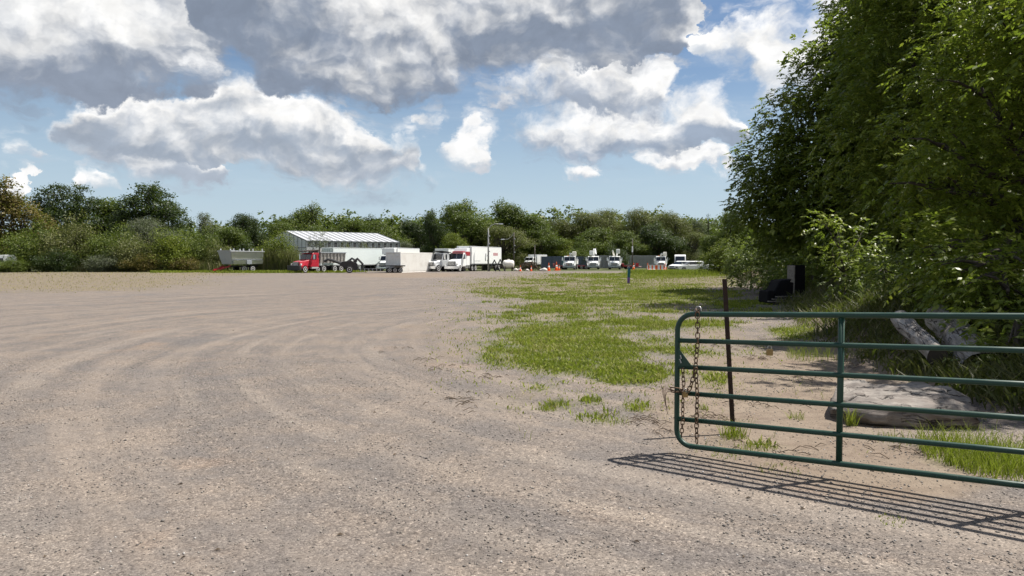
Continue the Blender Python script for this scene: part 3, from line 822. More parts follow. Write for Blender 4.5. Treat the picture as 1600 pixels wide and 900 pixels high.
def clump_centres(lobes, dens, inner=0.25, low=0.0):
    """points through the shells of the lobes; (centres, outward direction, lobe brightness)"""
    P, N, B = [], [], []
    for (cx, cy, cz, rx, ry, rz) in lobes:
        n = max(6, int(dens * 4 * (rx * ry + ry * rz + rx * rz)))
        u = unit(n)
        k = (u[:, 2] > -0.75 + low) | (rng.random(n) < 0.35)
        u = u[k]; n = len(u)
        r = np.where(rng.random(n) < inner, rng.random(n) ** 0.5 * 0.85, 0.80 + 0.28 * rng.random(n) + 0.10 * rng.normal(size=n))
        p = u * r[:, None] * np.array([rx, ry, rz]) + np.array([cx, cy, cz])
        P.append(p); N.append(u); B.append(np.full(n, rng.random()))
    return np.concatenate(P), np.concatenate(N), np.concatenate(B)
def leaves(P, N, B, per, spread, size, aspect=0.5, droop=0.25, flat=0.7, tilt=0.75):
    """rhombic leaves spread round every clump"""
    n = len(P); m = n * per
    c = np.repeat(P, per, 0); nn = np.repeat(N, per, 0)
    off = rng.normal(size=(m, 3)) * spread * np.array([1, 1, flat])
    c = c + off
    up = np.array([0, 0, 1.0])
    nor = nn * 0.45 + up * 0.55 + unit(m) * tilt
    nor /= np.linalg.norm(nor, axis=1)[:, None]
    ax = np.cross(nor, unit(m)); ax /= np.linalg.norm(ax, axis=1)[:, None] + 1e-9
    ax[:, 2] -= droop; ax /= np.linalg.norm(ax, axis=1)[:, None]
    sd = np.cross(nor, ax)
    sz = size * (0.6 + 0.8 * rng.random(m))
    a = ax * sz[:, None] * 0.5; b = sd * (sz * aspect * 0.5)[:, None]
    V = np.stack([c - a, c + b * 1.0 - a * 0.1, c + a, c - b - a * 0.1], 1).reshape(-1, 3)
    F = (4 * np.arange(m)[:, None] + np.arange(4)[None])
    cl = 0.25 + 0.35 * np.repeat(rng.random(n), per) + 0.25 * np.repeat(B, per) + 0.14 * rng.normal(size=m)
    return V, F, np.repeat(np.clip(cl, 0, 1), 4)
def sprays(P, N, B, per, reach, size):
    """box-elder sprays: arching twigs with paired leaflets"""
    n = len(P); m = n * per; k = 9
    c = np.repeat(P, per, 0) + rng.normal(size=(m, 3)) * reach * 0.55
    d = np.repeat(N, per, 0) * 0.9 + unit(m) * 0.9; d[:, 2] -= 0.05
    d /= np.linalg.norm(d, axis=1)[:, None]
    up = np.array([0, 0, 1.0])
    side = np.cross(d, up); side /= np.linalg.norm(side, axis=1)[:, None] + 1e-6
    tw = np.linspace(0.1, 1, 5)
    V, F = [], []
    ln = reach * (0.5 + 0.6 * rng.random(m))
    tb = 0.22 + 0.38 * np.repeat(rng.random(n), per) + 0.22 * np.repeat(B, per) + 0.10 * rng.normal(size=m)
    Ts = []
    for j in range(k):
        q = tw[(j + 1) // 2] if j < 9 else 1
        s = 0 if j == 0 else (1 if j % 2 else -1)
        if j == 0: q = 1.05
        base = c + d * (ln * q)[:, None] - up * (0.28 * ln * q * q)[:, None]
        la = d * (0.55 if s else 1.0) + side * (0.85 * s) - up * (0.35 + 0.3 * rng.random((m, 1)))
        la = la + unit(m) * 0.25
        la /= np.linalg.norm(la, axis=1)[:, None]
        wv = np.cross(la, up + unit(m) * 0.5); wv /= np.linalg.norm(wv, axis=1)[:, None] + 1e-6
        sz = size * (0.7 + 0.6 * rng.random(m))
        a = la * sz[:, None]; b = wv * (sz * 0.24)[:, None]
        V.append(np.stack([base, base + a * 0.42 + b, base + a, base + a * 0.42 - b], 1).reshape(-1, 3))
        Ts.append(np.repeat(np.clip(tb + 0.06 * rng.normal(size=m), 0, 1), 4))
    V = np.concatenate(V)
    F = 4 * np.arange(m * k)[:, None] + np.arange(4)[None]
    return V, F, np.concatenate(Ts)
def limbs(lobes, h0, r0, base=(0, 0, 0), extra=2):
    """tapered trunk that forks towards every lobe"""
    mb = MB()
    top = max(l[2] for l in lobes)
    cx = sum(l[0] for l in lobes) / len(lobes); cy = sum(l[1] for l in lobes) / len(lobes)
    fork = Vector((base[0] * .7 + cx * .3, base[1] * .7 + cy * .3, h0))
    mid = Vector((base[0], base[1], h0 * .5)) + Vector((random.uniform(-.1, .1), random.uniform(-.1, .1), 0)) * h0 * .3
    mb.tube([(base[0], base[1], -.4), Vector((base[0], base[1], .15)), mid, fork], [r0 * 1.5, r0 * 1.15, r0 * .9, r0 * .75], 9)
    for l in lobes:
        e = Vector(l[:3]); m_ = fork.lerp(e, .5) + Vector((random.uniform(-.1, .1), random.uniform(-.1, .1), -.05)) * (e - fork).length
        mb.tube([fork, m_, e], [r0 * .55, r0 * .36, r0 * .14], 7)
        for k in range(extra):
            u = Vector(unit(1)[0]); u.z = abs(u.z) * .6
            t = e + Vector((u.x * l[3], u.y * l[4], u.z * l[5])) * .8
            s = m_.lerp(e, random.random())
            mb.tube([s, s.lerp(t, .5) + Vector((0, 0, .1 * l[5])), t], [r0 * .22, r0 * .14, r0 * .05], 5)
    return mb
def rand_lobes(h, r, n, base, flat=0.75, top=1.0):
    """a believable crown: many uneven lobes round a core"""
    out = [(0, 0, h * .60, r * .62, r * .62, h * .28), (0, 0, h * .30, r * .70, r * .70, h * .24)]
    for a in (.5, 2.6, 4.7):
        out.append((r * .5 * math.cos(a), r * .5 * math.sin(a), h * .2, r * .42, r * .42, h * .17))
    for i in range(int(n * 1.9)):
        a = 2.4 * i + random.uniform(-.6, .6)
        t = min(1, .12 + .88 * ((i * .618) % 1.0))
        z = base + (h - base) * (t * .93 - .04) + random.uniform(-.05, .05) * h
        q = r * math.sqrt(max(.05, 1 - max(0, t - .25) ** 2 / .62)) * random.uniform(.55, .92)
        rr_ = r * random.uniform(.17, .40)
        out.append((q * math.cos(a), q * math.sin(a), z, rr_ * random.uniform(.8, 1.3), rr_ * random.uniform(.8, 1.3), rr_ * flat * random.uniform(.7, 1.2)))
    return out
def tree_mesh(name, lobes, leaf, dens, per, spread, size, r0, h0, aspect=0.55, inner=0.25):
    P, N, B = clump_centres(lobes, dens, inner)
    V, F, T = leaves(P, N, B, per, spread, size, aspect)
    crown = np_mesh('crown_' + name, V, F, LM[leaf], {'tint': T})
    trunk = limbs(lobes, h0, r0).mesh('trunk_' + name, M['bark'], True)
    return crown, trunk
def tree(name, label, cat, data, loc, rz=0.0, sc=(1, 1, 1), group=None, leafmat_=None):
    crown, trunk = data
    t = thing(name, label, cat, loc, rz, group)
    t.scale = sc
    c = link('crown', crown, t)
    if leafmat_:
        c.material_slots[0].link = 'OBJECT'; c.material_slots[0].material = LM[leafmat_]
    link('trunk', trunk, t)
    return t

# --- far trees: a handful of crowns, turned and stretched
FAR = {}
FAR['round'] = tree_mesh('round', rand_lobes(12, 5.2, 15, 2.2), 'mid', 1.15, 20, .42, 0.31, .30, 3.2)
FAR['oak'] = tree_mesh('oak', rand_lobes(13, 6.2, 19, 2.6, .7), 'dark', 1.0, 20, .45, 0.31, .40, 3.6)
OPEN = [(0, 0, 8.3, 2.7, 2.7, 2.2), (2.3, .5, 8.1, 1.8, 1.7, 1.4), (-2.3, -.4, 8.6, 1.8, 1.7, 1.4), (1.3, 1.3, 10.2, 1.5, 1.5, 1.2), (-1.1, -1, 10.6, 1.4, 1.4, 1.2), (3.6, -.3, 6.7, 1.1, 1.1, .8), (-3.5, .4, 6.9, 1.2, 1.2, .8),
        (.3, -2.2, 7.6, 1.6, 1.5, 1.2), (0, 2.2, 7.4, 1.6, 1.5, 1.2), (0, 0, 5.2, 2.6, 2.6, 1.6), (2.2, -1.2, 5.6, 1.4, 1.4, 1.0), (-2.2, 1.0, 5.4, 1.5, 1.5, 1.1), (2.8, 1.6, 9.3, .8, .8, .6), (-3.2, -1.2, 9.6, .8, .8, .6), (.4, .2, 11.3, .9, .9, .6), (0, 0, 3.2, 2.6, 2.6, 1.6)]
FAR['open'] = tree_mesh('open', OPEN, 'dark', 2.6, 17, .30, .27, .28, 4.2, inner=.2)
FAR['airy'] = tree_mesh('airy', OPEN, 'grey', .55, 8, .38, .30, .12, 4.2, inner=.3)
FAR['willow'] = tree_mesh('willow', rand_lobes(12, 5.6, 20, 2.0, .85), 'olive', 1.2, 22, .36, 0.25, .35, 3.0, aspect=.35)
FAR['tall'] = tree_mesh('tall', rand_lobes(13, 3.4, 12, 2.0, 1.0), 'mid', 1.4, 20, .40, 0.30, .22, 3.0)
lb = [(random.uniform(-1.6, 1.6), random.uniform(-1.3, 1.3), random.uniform(.8, 2.6), random.uniform(.8, 1.3), random.uniform(.8, 1.3), random.uniform(.7, 1.2)) for i in range(11)] + [(0, 0, 1.2, 2.1, 1.8, 1.5)]
FAR['bush'] = tree_mesh('bush', lb, 'mid', 5.0, 16, .20, .135, .08, .5)
lb = [(random.uniform(-1.3, 1.3), random.uniform(-1.2, 1.2), random.uniform(.8, 3.4), random.uniform(.6, 1.1), random.uniform(.6, 1.1), random.uniform(.9, 1.5)) for i in range(12)] + [(0, 0, 1.4, 1.7, 1.5, 1.8)]
FAR['shrub'] = tree_mesh('shrub', lb, 'lime', 5.0, 15, .20, .13, .07, .5)
lb = [(0, 0, z, 1.9 * (1 - z / 12.5) + .25, 1.9 * (1 - z / 12.5) + .25, .55) for z in np.linspace(1.5, 12, 15)]
FAR['spruce'] = tree_mesh('spruce', lb, 'dark', 2.6, 10, .22, .30, .16, 8.0, aspect=.3)

def put(kind, px, base_y, top_y, wpx, label, leaf=None, depth=None, cat='tree', name=None, group=None, rz=None):
    """stand a far tree so that it fills the given rows and width of the photograph"""
    H = {'round': 12.6, 'oak': 13.7, 'open': 12.6, 'airy': 12.6, 'willow': 12.8, 'tall': 13.6, 'bush': 3.7, 'shrub': 4.6, 'spruce': 12.6}[kind]
    Wd = {'round': 10.8, 'oak': 12.6, 'open': 9.6, 'airy': 9.6, 'willow': 11.6, 'tall': 7.6, 'bush': 5.4, 'shrub': 4.4, 'spruce': 4.6}[kind]
    d = depth
    x = gx(px, d)
    h = HCAM + (HOR - top_y) / FPX * d
    wd = wpx / FPX * d
    return tree(name or {'bush': 'bush', 'shrub': 'bush', 'spruce': 'spruce_tree', 'willow': 'willow_tree'}.get(kind, 'tree'), label, cat, FAR[kind], (x, d, 0), random.random() * 6.28 if rz is None else rz,
                (wd / Wd, wd / Wd, h / H), group, leaf)
GB = 'bushes of the hedge at the left edge of the yard'
GT = 'trees rising behind the yard'
# left hedge, back row
put('tall', -10, 425, 268, 110, 'tall yellowing tree at the far left edge of the yard', 'brown', 118, group=GT)
put('tall', 38, 425, 296, 90, 'brownish tree right of the tall yellowing one at the left edge', 'brown', 120, group=GT)
put('open', 102, 425, 280, 112, 'dark open crowned tree above the left part of the hedge', 'dark', 134, group=GT)
put('round', 150, 425, 305, 110, 'mid green domed tree behind the left hedge beside the dark open one', 'mid', 140, group=GT)
put('open', 240, 425, 282, 132, 'dark spreading tree standing highest and alone above the hedge', 'dark', 134, group=GT, rz=1.0)
put('willow', 245, 425, 330, 90, 'grey green rounded willow in front of the dark spreading tree', 'grey', 128, group=GT)
put('round', 190, 425, 322, 70, 'dark green tree filling the dip between the two dark crowns', 'dark', 140, group=GT)
# left hedge, front row
for px, ty, wp, lf, lb_ in [(-30, 350, 120, 'olive', 'green bush cut by the left edge of the picture'), (45, 340, 110, 'mid', 'broad green bush nearest the left edge in full view'),
                            (110, 330, 110, 'olive', 'olive bush with a brownish top in the left hedge'), (170, 345, 100, 'mid', 'dark green bush in the middle of the left hedge'),
                            (215, 362, 90, 'olive', 'grey green low bush under the highest dark tree'), (262, 355, 95, 'lime', 'bright yellow green bush towards the right of the hedge'),
                            (312, 350, 80, 'mid', 'green bush beside the grey dump trailer'), (345, 372, 60, 'olive', 'olive brown bush right behind the grey dump trailer')]:
    put('bush' if lf != 'lime' else 'shrub', px, 425, ty, wp, lb_, lf, 114 + random.uniform(-2, 4), 'bush', group=GB)
for px, ty, wp, lf, lb_ in [(14, 401, 70, 'mid', 'low bush at the foot of the hedge by the left picture edge'), (90, 385, 80, 'dark', 'low dark bush at the foot of the left hedge'), (160, 390, 70, 'grey', 'low greyish bush at the foot of the left hedge'),
                            (230, 395, 70, 'brown', 'low brown weedy bush at the foot of the hedge'), (290, 396, 60, 'brown', 'low reddish brown bush left of the grey dump trailer')]:
    put('bush', px, 425, ty, wp, lb_, lf, 107 if px < 20 else 110.5, 'bush', group=GB)
# behind the greenhouse
put('tall', 325, 425, 328, 44, 'slim pale tree with a feathery top left of the greenhouse', 'grey', 165, group=GT)
put('round', 372, 425, 330, 60, 'dark rounded tree left behind the greenhouse gable', 'dark', 180, group=GT)
put('round', 402, 425, 338, 40, 'small dark tree beside the big tree behind the greenhouse', 'dark', 185, group=GT)
put('oak', 478, 425, 316, 90, 'big domed tree rising behind the greenhouse gable', 'mid', 175, group=GT, rz=.7)
put('round', 540, 425, 338, 90, 'green tree behind the middle of the greenhouse roof', 'mid', 190, group=GT)
put('oak', 565, 425, 336, 90, 'darker tree just right of the middle of the greenhouse roof', 'dark', 215, group=GT)
put('round', 600, 425, 342, 80, 'green tree behind the right end of the greenhouse roof', 'mid', 190, group=GT, rz=2.2)
put('oak', 645, 425, 341, 70, 'dark tree between the greenhouse and the big bright domed trees', 'dark', 195, group=GT)
put('willow', 625, 425, 372, 50, 'pale low bushy tree at the right end of the greenhouse', 'grey', 160, group=GT)
put('round', 440, 425, 345, 70, 'green tree just behind the greenhouse gable peak', 'mid', 170, group=GT, rz=4.0)
put('round', 350, 425, 352, 70, 'mid green tree above the grey dump trailer', 'mid', 150, group=GT, rz=5.0)
# the big domed pair above the semi truck
put('oak', 680, 425, 326, 50, 'narrow dark tree at the left flank of the big domed trees', 'dark', 180, group=GT)
put('oak', 735, 425, 310, 120, 'big bright domed tree above the white semi truck', 'mid', 165, group=GT, rz=2.0)
put('oak', 800, 425, 312, 100, 'big bright domed tree above the lamp posts', 'mid', 168, group=GT, rz=3.3)
put('willow', 782, 425, 345, 100, 'dull olive willow with a hollow dark middle behind the lamp posts', 'olive', 155, group=GT)
put('round', 715, 425, 362, 50, 'light green low tree behind the white semi trailer', 'lime', 150, group=GT)
put('round', 850, 425, 340, 70, 'green tree at the right foot of the domed pair', 'mid', 165, group=GT)
# the long willow ridge behind the utility trucks
for px, ty, wp, lf, dd, lb_ in [(872, 333, 90, 'olive', 205, 'olive willow at the low left end of the wooded ridge'), (915, 322, 90, 'olive', 205, 'olive willow second from the left on the ridge'),
                                (960, 316, 100, 'olive', 205, 'highest olive willow in the middle of the ridge'), (1005, 316, 90, 'olive', 200, 'olive willow right of the highest one on the ridge'),
                                (1050, 321, 80, 'olive', 200, 'feathery willow with sky showing through near the ridge end'), (1082, 334, 46, 'grey', 200, 'thin pale willow at the right end of the ridge')]:
    put('willow', px, 425, ty, wp, lb_, lf, dd, group='willows of the wooded ridge')
for px, ty, wp, kd, lf, dd, lb_ in [(880, 372, 50, 'round', 'lime', 165, 'light green low tree above the dark blue fence'), (935, 352, 80, 'round', 'mid', 170, 'green tree directly behind the middle utility truck'),
                                    (985, 358, 60, 'round', 'mid', 165, 'green tree behind the right utility truck'), (1030, 345, 80, 'oak', 'dark', 168, 'dark fan shaped tree behind the grey sheet fence'),
                                    (1075, 356, 70, 'willow', 'olive', 170, 'olive tree behind the parked white van'), (905, 378, 50, 'bush', 'mid', 158, 'low green bush behind the left utility truck'),
                                    (965, 380, 50, 'bush', 'dark', 158, 'low dark bush between the middle and right utility trucks'), (1112, 366, 46, 'round', 'mid', 150, 'mid green tree left of the near right hand trees')]:
    put(kd, px, 425, ty, wp, lb_, lf, dd, 'bush' if kd == 'bush' else 'tree', group=GT)
put('spruce', 1106, 425, 333, 22, 'small dark spruce in the gap before the right hand trees', 'dark', 190, group=GT)
put('round', 1135, 425, 326, 60, 'green tree half hidden by the near right hand trees', 'mid', 150, group=GT)
put('shrub', 1125, 425, 372, 60, 'bright yellow green shrub at the far foot of the right hand trees', 'lime', 88, 'bush', group=GB)
put('shrub', 1150, 425, 385, 40, 'small green shrub in front of the far foot of the right hand trees', 'mid', 76, 'bush', group=GB)
# closed wood far behind, fills the gaps
P, N, B = [], [], []
lob = []
for k in range(190):
    px = random.uniform(-250, 1500); d = random.uniform(205, 260)
    h = float(np.interp(px, [-250, 0, 300, 500, 660, 900, 1100, 1500], [10, 10, 12.5, 14.5, 14, 15.5, 14, 11])) + random.uniform(-1.8, 1.2)
    lob.append((gx(px, d), d, h * .45, 6.5, 4, h * .55))
for k in range(46):                     # the same wood goes on to the right, behind the near trees
    h = random.uniform(9, 13)
    lob.append((random.uniform(36, 75), random.uniform(-5, 120), h * .45, 5, 6, h * .55))
P, N, B = clump_centres(lob, .30, .1)
V, F, T = leaves(P, N, B, 10, .7, .95, .7)
tag(link('woodland', np_mesh('woodland', V, F, LM['mid'], {'tint': T})), 'continuous green wood closing the view far behind the yard', 'woodland', kind='stuff')

# --- plants round the greenhouse
t_ = put('shrub', 430, 425, 360, 72, 'dense green bush in front of the greenhouse gable', 'lime', 113, 'bush')
put('bush', 408, 425, 378, 40, 'small green bush between the dump trailer and the greenhouse gable', 'mid', 114, 'bush')
put('bush', 455, 425, 380, 46, 'loose bush above the cab of the red dump truck', 'olive', 116, 'bush')
t_ = put('airy', 500, 425, 358, 44, 'thin airy sapling in front of the greenhouse roof', 'grey', 124, 'tree', 'sapling')
for px, wp, lb_ in [(545, 46, 'leafy row of plants under the greenhouse eave, left part'), (575, 40, 'leafy row of plants under the greenhouse eave, right part')]:
    put('bush', px, 425, 377, wp, lb_, 'olive', 128, 'bush')
# reeds between trailer and truck: tall blades
def reeds(px0, px1, d, n, h, label, name='reed_clump'):
    x0, x1 = gx(px0, d), gx(px1, d)
    x = x0 + (x1 - x0) * rng.random(n); y = d + rng.random(n) * 3.0
    v, f, t = blades(x, y, h * (0.6 + 0.5 * rng.random(n)), np.full(n, .05) + .05 * rng.random(n), .3, np.clip(.62 + .22 * rng.normal(size=n), 0, 1))
    c_ = np.array([(x0 + x1) / 2, d + 1.5, 0]); v = v - c_
    m_ = leafmat('reed_blade', (0.05, 0.07, 0.02), (0.13, 0.14, 0.05), (0.28, 0.25, 0.14), .3) if 'reed' not in LM else LM['reed']
    LM['reed'] = m_
    T_ = thing(name, label, 'reeds', tuple(c_))
    link('blades', np_mesh('reed_blades', v, f, m_, {'tint': t}), T_)['kind'] = 'stuff'
reeds(398, 456, 110, 2600, 3.6, 'tall dry reeds between the grey dump trailer and red truck')
reeds(225, 345, 110, 1600, 1.8, 'low brown weeds along the hedge left of the dump trailer')
reeds(60, 225, 111, 1400, 1.3, 'low weeds along the foot of the left hedge')

# --- the near trees on the right
def near_tree(name, label, lobes, leaf, dens, per, reach, size, base, r0, h0, group=None, inner=.22):
    z0 = float(hz(base[0], base[1]))
    t = thing(name, label, 'tree' if h0 > 1 else 'bush', (base[0], base[1], z0), 0, group)
    loc = [(l[0] - base[0], l[1] - base[1], l[2] - z0, l[3], l[4], l[5]) for l in lobes]
    P, N, B = clump_centres(loc, dens, inner)
    V, F, T = sprays(P, N, B, per, reach, size)
    link('crown', np_mesh('crown_near', V, F, LM[leaf], {'tint': T}), t)
    link('trunk', limbs(loc, h0, r0, extra=3).mesh('trunk_near', M['bark'], True), t)
    return t
GN = 'near trees on the bank at the right'
def lobes_px(lst, dep):
    """lobes given by pixel centre, pixel radius and depth"""
    out = []
    for px, py, rpx, dd in lst:
        d = dep + dd; c_ = at(px, py, d); r = rpx / FPX * d
        out.append((c_.x, d, c_.z, r, r, r * .9))
    return out
random.seed(21)
# A: the far corner tree whose outline stands against the sky
lobA = lobes_px([(1225, 330, 62, 0), (1205, 255, 48, 1), (1245, 195, 55, 0), (1292, 130, 55, 1), (1330, 70, 48, 2), (1365, 10, 55, 3), (1270, 300, 90, -1), (1320, 220, 95, -1), (1370, 130, 90, 0),
                 (1420, 50, 90, 2), (1430, -60, 90, 3), (1360, 330, 90, 1), (1420, 250, 95, 0), (1190, 320, 36, 1), (1260, 390, 60, 1)], 42)
near_tree('box_elder_tree', 'tall dark box elder whose left outline stands against the clouds', lobA, 'elder', 1.5, 9, .60, .23, (gx(1290, 43), 43, 0), .34, 4.0, GN)
# B: middle tree, dark and high
lobB = lobes_px([(1420, 330, 110, 0), (1400, 220, 100, 0), (1440, 110, 120, 1), (1480, 0, 130, 1), (1510, 250, 130, 2), (1560, 120, 140, 2), (1600, -20, 150, 3), (1640, 250, 140, 3), (1430, -80, 110, 2)], 29)
near_tree('box_elder_tree', 'dark box elder in the middle of the right hand trees reaching past the top', lobB, 'elder', 1.7, 9, .50, .19, (gx(1500, 30.5), 30.5, 0), .30, 3.5, GN)
# C: near tree with yellow-green hanging sprays
lobC = lobes_px([(1500, 425, 62, -3.0), (1575, 455, 75, -4.0), (1450, 400, 45, -2), (1620, 500, 60, -5), (1465, 225, 75, 0), (1520, 320, 95, 0), (1480, 300, 60, -.5), (1580, 220, 110, .5), (1530, 130, 100, .5), (1640, 330, 120, 0), (1590, 60, 120, 1), (1680, 150, 160, 1.5), (1420, 285, 38, -.4), (1550, 400, 80, -.5), (1640, 440, 90, 0), (1600, -40, 110, 1), (1720, 20, 150, 1.5)], 16)
near_tree('box_elder_tree', 'nearest box elder with yellow green hanging leaves at the right edge', lobC, 'bright', 2.6, 8, .36, .125, (gx(1700, 17.5), 17.5, 0), .20, 2.2, GN)
# D: behind, closes the sky between
lobD = lobes_px([(1560, 100, 200, 0), (1460, 250, 150, 1), (1640, 280, 200, 0), (1480, 60, 160, 2), (1350, 300, 120, 4)], 36)
near_tree('box_elder_tree', 'deep shaded tree behind the others in the right hand thicket', lobD, 'elder', 0.8, 8, .8, .34, (gx(1570, 37), 37, 0), .3, 3.5, GN)
# E: stands just right of the picture and shades the bank, the logs and the slab
lobE = [(13.5, 12.5, 6.0, 3.2, 3.2, 2.6), (11.0, 11.5, 7.6, 2.4, 2.4, 1.9), (13.5, 11.0, 9.5, 3.0, 2.6, 2.2), (16.0, 13.0, 8.5, 3.0, 3.0, 2.6), (11.6, 13.6, 6.2, 2.2, 2.2, 1.8), (10.2, 10.2, 6.0, 1.4, 1.4, 1.1), (14.5, 14.5, 11.0, 2.8, 2.8, 2.0)]
near_tree('box_elder_tree', 'leafy box elder just beyond the right picture edge shading the slab and logs', lobE, 'bright', 1.0, 7, .40, .16, (13.6, 12.4, 0), .22, 3.0, GN)
# saplings and bushes along the foot
lobS = lobes_px([(1312, 365, 32, 0), (1300, 395, 30, 0), (1335, 400, 34, .3), (1345, 370, 26, .5), (1290, 350, 16, -.2), (1320, 430, 36, .4)], 23)
near_tree('sapling', 'light green box elder sapling lit against the dark thicket', lobS, 'bright', 1.6, 6, .30, .12, (gx(1322, 23.4), 23.4, 0), .05, .8, None)
for px, py, rp, d, lf, lb_ in [(1420, 400, 50, 17.5, 'elder', 'shaded leafy bush behind the two grey logs'), (1500, 420, 60, 14.5, 'bright', 'leafy green bush above the thick grey log'), (1575, 450, 70, 12.5, 'bright', 'leafy green bush at the right edge above the gate'),
                               (1380, 420, 42, 22, 'elder', 'dark leafy bush left of the logs'), (1270, 415, 45, 34, 'elder', 'dark leafy bush behind the dumped black cabinet'), (1175, 400, 34, 47, 'elder', 'dark leafy bush at the far mound under the corner tree'), (1215, 425, 30, 38, 'elder', 'dark leafy bush left behind the dumped seat'), (1590, 545, 45, 10.2, 'elder', 'shaded weedy bush right of the hollow log')]:
    lob_ = lobes_px([(px, py, rp, 0), (px - rp * .8, py + rp * .4, rp * .6, .2), (px + rp * .8, py + rp * .5, rp * .7, .3), (px, py + rp * .9, rp * .8, .1)], d)
    near_tree('bush', lb_, lob_, lf, 4.0 if d < 20 else 2.4, 7, .26 if d < 20 else .4, .10 if d < 20 else .15, (gx(px, d + .3), d + .3, 0), .04, .6, 'leafy bushes at the foot of the right hand trees')

random.seed(12)
# ------------------------------------------------------------------ vehicles (built along +X = forward, standing on z = 0)
_wh = {}
def wheel(parent, x, y, r=.5, w=.28, rimmat='rim', label=None):
    s = 1 if y > 0 else -1
    k = (r, w, s, rimmat)
    if k not in _wh:
        ty = MB().lathe([(r * .58, -w / 2), (r * .92, -w / 2), (r, -w * .36), (r, w * .36), (r * .92, w / 2), (r * .58, w / 2)], 18, 'y').mesh('wheel', M['rubber'], False)
        mb = MB().lathe([(r * .68, -w * .3), (r * .68, w * .52), (r * .58, w * .54), (r * .46, w * .44), (r * .2, w * .46), (r * .16, w * .56), (.02, w * .57)], 14, 'y')
        if s < 0:
            mb.v = [(a, -b, c) for a, b, c in mb.v]; mb.f = [tuple(reversed(f)) for f in mb.f]
        _wh[k] = (ty, mb.mesh('rim', M[rimmat]))
    o = link('wheel', _wh[k][0], parent); o.location = (x, y, r)
    rm = link('rim', _wh[k][1], o)
    return o
def wheels(parent, xs_, half, r=.5, w=.28, rimmat='rim'):
    for x_ in xs_:
        for s in (1, -1):
            wheel(parent, x_, s * half, r, w, rimmat)
def bx(parent, name, mat, x0, x1, y0, y1, z0, z1, bevel=0.0):
    return MB().box(x0, x1, y0, y1, z0, z1).build(name, M[mat], parent, bevel=bevel)
def mirrored(fn):
    for s in (1, -1):
        fn(s)

